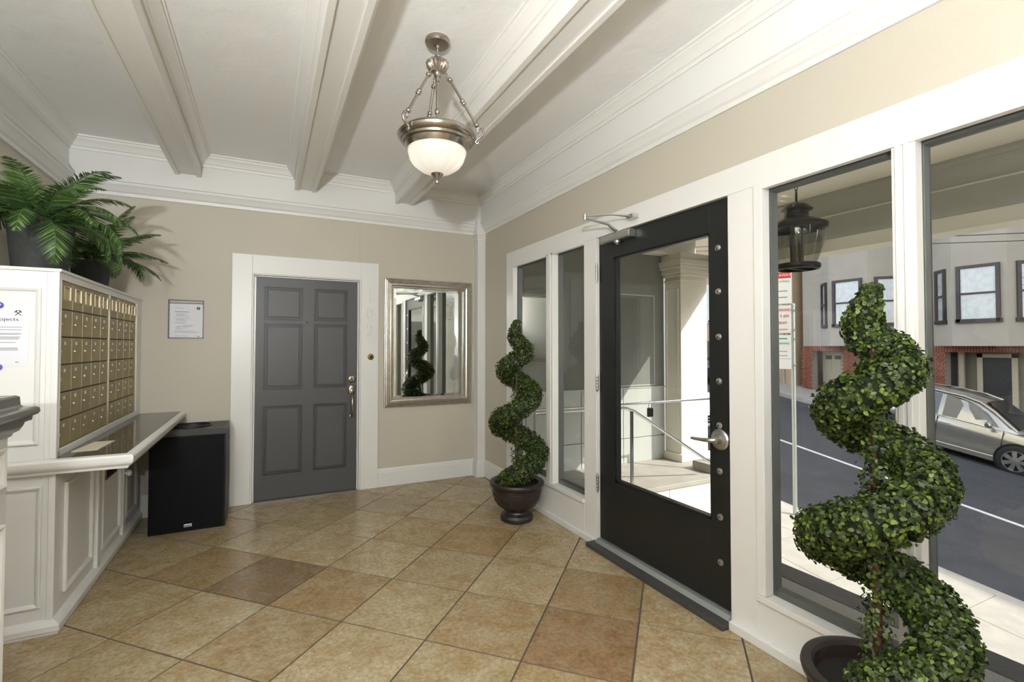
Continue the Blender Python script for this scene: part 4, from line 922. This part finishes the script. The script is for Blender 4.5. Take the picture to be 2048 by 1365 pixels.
# brick piers and lintel, brick by brick
brk = mesh('brick', B(-.05, 0, -.098, .098, -.031, .031), BRICK); brs = mesh('brick', B(-.05, 0, -.031, .031, -.098, .098), BRICK)
brt = mesh('brick', B(-.098, .098, -.05, 0, -.031, .031), BRICK)
def pier_b(y0, y1, z0, side=True):
    p = obj('brick_pier', B(20.25, 20.62, y0+.02, y1, z0-1.0, 1.15), MORT, bl)
    z = 1.11; r_ = 0
    while z > z0:
        n = max(1, round((y1-y0)/.208)); st0 = (y1-y0)/n
        for i in range(n):
            o = bpy.data.objects.new('brick', brk); o.location = (20.255, y0+st0*(i+.5)+(.05 if r_ % 2 else -.0), z); o.scale = (1, st0/.208, 1)
            if o.location.y+.098 > y1+.06: o.location.y = y1-.05
            link(o, p)
        z -= .074; r_ += 1
    return p
pier_b(7.83, 8.40, -1.1); pier_b(12.22, 12.62, -.8); pier_b(10.55, 11.02, -.9)
lin_ = obj('brick_lintel', B(20.25, 20.62, 4.1, 12.62, 1.15, 1.352), MORT, bl)
y = 5.0
while y < 12.6:
    if y < 8.6 or y > 10.4:
        o = bpy.data.objects.new('brick', brs); o.location = (20.255, y, 1.25); link(o, lin_)
    y += .074
gd = obj('garage_door', B(20.95, 21.0, 11.02, 12.22, -2, 1.15), GARG, bl)
pm = mesh('door_pane', B(-.02, 0, -.115, .115, -.075, .075), DARKI); pp = mesh('door_panel', B(-.014, 0, -.115, .115, -.085, .085), GARG)
for i in range(3):
    o = bpy.data.objects.new('door_pane', pm); o.location = (20.95, 11.27+i*.35, .88); link(o, gd)
    for j in range(2):
        o = bpy.data.objects.new('door_panel', pp); o.location = (20.95, 11.27+i*.35, .62-j*.24); link(o, gd)
obj('entry_post', B(20.70, 20.82, 7.55, 7.68, -3, 1.15), GARG, bl); obj('entry_wall', B(21.0, 21.1, 5.9, 7.83, -3, 1.15), PSTONE, bl)
obj('entry_frame', B(20.93, 21.0, 6.32, 6.46, -3, 1.10).box(20.93, 21.0, 7.15, 7.29, -3, 1.10).box(20.93, 21.0, 6.32, 7.29, .98, 1.10), GARG, bl)
obj('entry_door', B(20.96, 21.0, 6.46, 7.15, -3, .98), DARKI, bl)
og = obj('brown_panelling', B(20.85, 20.95, 3.0, 5.88, -3, 1.15), mat('dark_brown_panelling', (70, 54, 46), .6, var=.25, vscale=4), bl)
obj('dark_glass', B(20.83, 20.85, 4.2, 5.55, -.9, 1.05), DARKI, og)
text('house_number', '1463', .20, GOLDT, (20.822, 5.32, .80), '-x', og, .004)
tanh = thing('tan_house', (20, 20, 0), 'tan stucco house farther up the street with pipes on its front', 'house')
obj('wall', B(20.1, 30, 12.95, 45, -6, 11), TAN, tanh)
obj('drain_pipe', MB().tube([(20.03, 13.35, -3), (20.03, 13.35, 9)], .05, 10), STUC, tanh, smooth=60)
obj('cable', MB().tube([(20.06, 13.12, 0.8), (20.06, 13.10, 3.), (20.06, 13.14, 9)], .018, 6), WFR, tanh)
obj('gap_wall', B(20.8, 21, 12.7, 12.96, -3, 12), TAN, tanh)
for yy in (15.0, 17.2, 20.0):
    wframe(tanh, (20.08, yy+1.1, 2.55), (0, -1, 0), (-1, 0, 0), 1.1, 1.9, M=SIGNW)
wr_ = []
for i, z in enumerate((4.71, 4.56)):
    o = obj('overhead_wire', MB().tube([(18.2+.5*i, y_, z+.15*(y_-7.4)) for y_ in range(-8, 26, 2)], .012, 6), BLKP)
    tag(o, ('upper' if i == 0 else 'lower')+' thin black overhead wire across the grey stucco house', 'wire', 'overhead wires')
# parking sign
sp_ = thing('parking_sign', (6.71, 4.32, -1.04), 'steel pole with stacked white parking signs at the curb', 'street sign')
obj('pole', MB().tube([(6.71, 4.32, -1.2), (6.71, 4.32, 1.93)], .028, 14), GALV, sp_, smooth=60)
obj('pole_cap', MB().lathe([(.032, 0), (.032, .03), (.02, .04), (0, .04)], (6.71, 4.32, 1.915), 14), GALV, sp_, smooth=40)
nrm = Vector((-.86, -.51, 0)).normalized(); sr = Vector((nrm.y*-1, nrm.x, 0)); sr = Vector((-nrm.y, nrm.x, 0))
if sr.dot(rt) < 0: sr = -sr
sm = Matrix((sr, Vector((0, 0, 1)), nrm)).transposed().to_4x4(); sm.translation = (6.71, 4.32, 0)
def sbox(nm, u0, u1, v0, v1, d0, d1, M, par, bevel=0):
    m_ = MB(); m_.M = sm; m_.box(u0, u1, v0, v1, d0, d1); return obj(nm, m_, M, par, bevel=bevel)
def stext(s, u, v, size, M, par, sx=1.):
    me = text_mesh(s, size, M, .0005); me.transform(sm @ Matrix.Translation((u, v, .042)) @ Matrix.Diagonal((sx, 1, 1, 1))); return obj('lettering', me, M, par)
U0, U1 = -.315, -.012
s1 = sbox('tow_away_plate', U0, U1, 1.955, 2.415, .034, .038, SIGNW, sp_, .004)
sbox('red_band', U0+.006, U1-.006, 2.322, 2.408, .038, .040, SIGNR, s1); stext('TOW-AWAY', (U0+U1)/2, 2.365, .058, SIGNW, s1, .88)
sbox('red_square', U0+.012, U0+.085, 2.235, 2.312, .038, .040, SIGNR, s1); stext('NO', U0+.048, 2.273, .045, SIGNW, s1)
stext('STOPPING', U0+.195, 2.275, .042, INK, s1, .9); [sbox('faded_line', U0+.05, U1-.05, v, v+.016, .038, .0385, INK, s1) for v in (2.13, 2.04)]
s2_ = sbox('no_parking_plate', U0, U1-.008, 1.535, 1.930, .034, .038, SIGNW, sp_, .004)
for s, v, sz in (('NO PARKING', 1.865, .055), ('9 AM', 1.775, .058), ('TUESDAY', 1.68, .052), ('STREET CLEANING', 1.585, .028)): stext(s, (U0+U1)/2+(.06 if '9' in s else 0), v, sz, SIGNR, s2_, .85)
s3_ = sbox('permit_plate', U0, U1-.012, 1.020, 1.505, .034, .038, SIGNW, sp_, .004)
sbox('green_band', U0+.006, U0+.07, 1.36, 1.495, .038, .040, SIGNG, s3_); sbox('faded_line', U0+.11, U1-.06, 1.445, 1.462, .038, .0385, SIGNG, s3_); stext('PARKING', U0+.19, 1.385, .038, SIGNG, s3_)
[sbox('faded_line', U0+.05, U1-.06, v, v+.012, .038, .0385, INK, s3_) for v in (1.265, 1.205)]
sbox('rule', U0, U1-.012, 1.165, 1.170, .038, .039, INK, s3_)
cm = MB(); cm.M = sm @ Matrix.Translation((U0+.085, 1.09, .0392)); cm.tube([(.038*math.cos(math.pi*.22+math.pi*1.56*i/16), .038*math.sin(math.pi*.22+math.pi*1.56*i/16), 0) for i in range(17)], .010, 6); obj('yellow_c', cm, SIGNY, s3_)
for v in (1.08, 1.45, 1.58, 1.86): sbox('bracket', -.04, .034, v-.012, v+.012, -.034, .034, GALV, sp_)
sbox('sign_bracket', -.05, -.012, 1.85, 2.35, .02, .034, GALV, sp_)

# ------------------------------------------------------------------ cars
def car(loc, fwd, label, paint, cat='car', seats=True):
    F = Vector(fwd).normalized(); slope = Vector((1, 0, -.067)); Lf = Vector((0, 0, 1)).cross(F).normalized(); Up = F.cross(Lf).normalized()
    mt = Matrix((F, Lf, Up)).transposed().to_4x4(); mt.translation = loc
    th = thing('parked_car', loc, label, cat)
    def nb(): m_ = MB(); m_.M = mt; return m_
    st = [(-2.26, .45, .93, .66), (-2.20, .36, .99, .78), (-2.05, .30, 1.04, .86), (-1.75, .27, 1.06, .90), (-1.0, .24, 1.045, .91), (0, .23, 1.01, .91), (.8, .23, .985, .91), (1.1, .24, .975, .905), (1.5, .25, .94, .895), (1.85, .27, .88, .87), (2.08, .30, .80, .81), (2.20, .34, .70, .72), (2.27, .42, .60, .58)]
    lo = nb(); rings = []
    for x, zb, zt, hw2 in st:
        h_ = zt-zb
        sec = [(0, zb), (hw2*.86, zb), (hw2*.965, zb+.05), (hw2*.985, zb+h_*.18), (hw2*.965, zb+h_*.30), (hw2*.985, zb+h_*.55), (hw2, zb+h_*.72), (hw2*.975, zb+h_*.90), (hw2*.93, zt-.01), (hw2*.84, zt), (0, zt+.015)]
        rings.append([lo.P((x, y_, z)) for y_, z in sec]+[lo.P((x, -y_, z)) for y_, z in sec[-2:0:-1]])
    n = len(rings[0])
    for A, Bq in zip(rings, rings[1:]):
        for q in range(n): j = (q+1) % n; lo.f.append((A[q], A[j], Bq[j], Bq[q]))
    lo.f.append(tuple(rings[0])); lo.f.append(tuple(rings[-1]))
    bd_ = obj('body', lo, paint, th, smooth=38)
    gs = [(-2.22, .95, .98, .60, .70), (-2.10, 1.0, 1.20, .66, .80), (-1.92, 1.02, 1.42, .66, .84), (-1.70, 1.04, 1.57, .64, .86), (-1.2, 1.04, 1.645, .64, .87), (-.5, 1.02, 1.67, .64, .87), (.1, 1.0, 1.645, .635, .87), (.45, .99, 1.56, .62, .865), (.75, .98, 1.38, .64, .86), (1.05, .97, 1.16, .67, .85), (1.28, .95, .985, .70, .82)]
    gh = nb(); rings = []
    for x, zb, zr, hr_, hb in gs:
        sec = [(hb, zb-.03), (hr_+.02, max(zb, zr-.09)), (hr_-.06, zr-.03), (hr_*.6, zr), (0, zr+.012)]
        rings.append([gh.P((x, y_, z)) for y_, z in sec]+[gh.P((x, -y_, z)) for y_, z in sec[-2::-1]])
    n = len(rings[0])
    for A, Bq in zip(rings, rings[1:]):
        for q in range(n-1): gh.f.append((A[q], A[q+1], Bq[q+1], Bq[q]))
    gh.f.append(tuple(rings[0])); gh.f.append(tuple(rings[-1]))
    obj('roof', gh, paint, th, smooth=40)
    def lerp_gs(x):
        for a, b_ in zip(gs, gs[1:]):
            if a[0] <= x <= b_[0]: f_ = (x-a[0])/(b_[0]-a[0]); return [a[k_]+(b_[k_]-a[k_])*f_ for k_ in range(5)]
        return gs[-1]
    def side(x, z, s, off):
        _, zb, zr, hr_, hb = lerp_gs(x); zt = max(zb, zr-.09); f_ = min(1, max(0, (z-(zb-.03))/(zt-zb+.03+1e-6))); return (x, s*(hb+(hr_+.02-hb)*f_+off), z)
    for s in (-1, 1):
        for nm, poly in (('front_side_window', [(-.20, 1.03), (.92, 1.015), (.62, 1.30), (.36, 1.45), (.10, 1.53), (-.24, 1.56)]), ('rear_side_window', [(-1.18, 1.06), (-.30, 1.03), (-.34, 1.56), (-.75, 1.565), (-1.10, 1.54)]), ('quarter_window', [(-1.92, 1.16), (-1.27, 1.08), (-1.20, 1.52), (-1.62, 1.46)])):
            g_ = nb(); ids = [g_.P(side(x, z, s, .012)) for x, z in poly]; g_.f.append(tuple(ids)); i2 = [g_.P(side(x, z, s, -.01)) for x, z in poly]
            for q in range(len(poly)): j = (q+1) % len(poly); g_.f.append((ids[q], ids[j], i2[j], i2[q]))
            obj(nm, g_, DARKG, th)
        sm_ = nb()
        for x in (-.27, 1.02, -1.22): sm_.box(x-.006, x+.006, s*.895, s*.915, .42, .99)
        obj('door_seam', sm_, SEAM, th)
        tr2 = nb(); tr2.tube([(-1.9, s*.885, 1.075), (-1.0, s*.887, 1.045), (0, s*.885, 1.015), (.95, s*.88, .995)], .010, 6); obj('belt_trim', tr2, CHROME, th)
        sk2 = nb(); sk2.box(-.92, .95, s*.84, s*.905, .20, .34); obj('sill', sk2, paint, th, bevel=.02)
        for x in (-1.05, -.10):
            h2 = nb(); h2.tube([(x-.10, s*.905, .865), (x-.06, s*.935, .868), (x+.06, s*.935, .868), (x+.10, s*.905, .865)], .014, 8); obj('door_handle', h2, CHROME, th, smooth=60)
        mr = nb(); mr.tube([(.80, s*.87, 1.02), (.80, s*.98, 1.05), (.78, s*1.06, 1.08), (.77, s*1.12, 1.07)], [.03, .05, .085, .05], 10); obj('wing_mirror', mr, paint, th, smooth=60)
        ap = nb(); ap.tube([side(x, z, s, .0) for x, z in ((1.20, 1.0), (.98, 1.16), (.72, 1.36), (.42, 1.53), (.1, 1.60), (-.5, 1.625), (-1.2, 1.60), (-1.66, 1.52), (-1.95, 1.30))], .028, 8); obj('roof_rail', ap, paint, th, smooth=60)
        for x in (1.33, -1.29):
            ar = nb(); ar.M = mt @ Matrix.Translation((x, s*.80, .36)) @ Matrix.Rotation(R(90), 4, 'X')
            ar.lathe([(0, -.118), (.405, -.118), (.405, .118), (0, .118)], (0, 0, 0), 36); obj('wheel_arch', ar, BLKP, th, smooth=40)
            wm = mt @ Matrix.Translation((x, s*.80, .356)) @ Matrix.Rotation(R(-90*s), 4, 'X')
            ty = nb(); ty.M = wm; ty.lathe([(.22, -.11), (.31, -.11), (.345, -.09), (.356, -.05), (.356, .05+.07), (.345, .16), (.31, .175), (.245, .172), (.235, .15)], (0, 0, 0), 40); t_o = obj('tyre', ty, TYRE, th, smooth=40)
            wd = nb(); wd.M = wm; wd.lathe([(0, .10), (.232, .10), (.236, .12), (.240, .168), (.226, .170), (.222, .12)], (0, 0, 0), 40); obj('rim', wd, BLKP, t_o, smooth=40)
            sp2 = nb()
            for q in range(7):
                sp2.M = wm @ Matrix.Rotation(q*2*math.pi/7, 4, 'Z'); i0 = [sp2.P(v_) for v_ in ((.02, -.030, .165), (.02, .030, .165), (.225, .050, .158), (.225, -.050, .158), (.02, -.030, .12), (.02, .030, .12), (.225, .050, .12), (.225, -.050, .12))]
                for fc in ((0, 1, 2, 3), (0, 4, 5, 1), (1, 5, 6, 2), (2, 6, 7, 3), (3, 7, 4, 0)): sp2.f.append(tuple(i0[z] for z in fc))
            sp2.M = wm; sp2.lathe([(0, .172), (.045, .170), (.05, .12)], (0, 0, 0), 16); sp2.lathe([(.222, .15), (.225, .172), (.242, .172), (.244, .15)], (0, 0, 0), 40)
            obj('spokes', sp2, STEEL, t_o, smooth=30)
        hl = nb(); hl.tube([(2.20, s*.52, .72), (2.06, s*.74, .78), (1.86, s*.855, .84)], [.05, .07, .03], 8); obj('headlight', hl, SIGNW, th, smooth=60)
        tl = nb(); tl.box(-2.20, -2.0, s*.70, s*.86, .98, 1.35); obj('tail_light', tl, SIGNR, th, bevel=.03)
    for nm, x0_, z0_, h0, x1_, z1_, h1 in (('windscreen', 1.20, 1.04, .62, .50, 1.545, .52), ('rear_window', -2.13, 1.16, .58, -1.86, 1.475, .50)):
        g_ = nb(); dx = .02 if x0_ > 0 else -.02; g_.quad((x0_+dx, -h0, z0_+.02), (x0_+dx, h0, z0_+.02), (x1_+dx, h1, z1_+.02), (x1_+dx, -h1, z1_+.02)); g_.quad((x0_, -h0, z0_), (x0_, h0, z0_), (x1_, h1, z1_), (x1_, -h1, z1_)); obj(nm, g_, DARKG, th, fix=False)
    gr = nb()
    for z in (.50, .56, .62): gr.box(2.20, 2.285, -.45, .45, z-.018, z+.018)
    obj('grille', gr, BLKP, th)
    return th
DARKG = mat('car_window_glass', (40, 46, 50), .04, spec=1., coat=1.)
sil, wht, drk = carpaint('champagne_silver_paint', (176, 172, 164), .75), carpaint('white_car_paint', (232, 234, 238), 0.), carpaint('dark_blue_car_paint', (52, 60, 74), .5)
def onstreet(x, y): return (x, y, stz(x, y))
car(onstreet(16.75, 6.22), (0, -1, -.165), 'silver crossover car parked across the street before the brick entry', sil)
car(onstreet(8.35, 9.6), (0, -1, -.165), 'white car parked at the near curb up the hill beyond the column', wht)
car(onstreet(16.8, 15.6), (0, -1, -.165), 'dark blue car parked across the street in front of the tan house', drk)
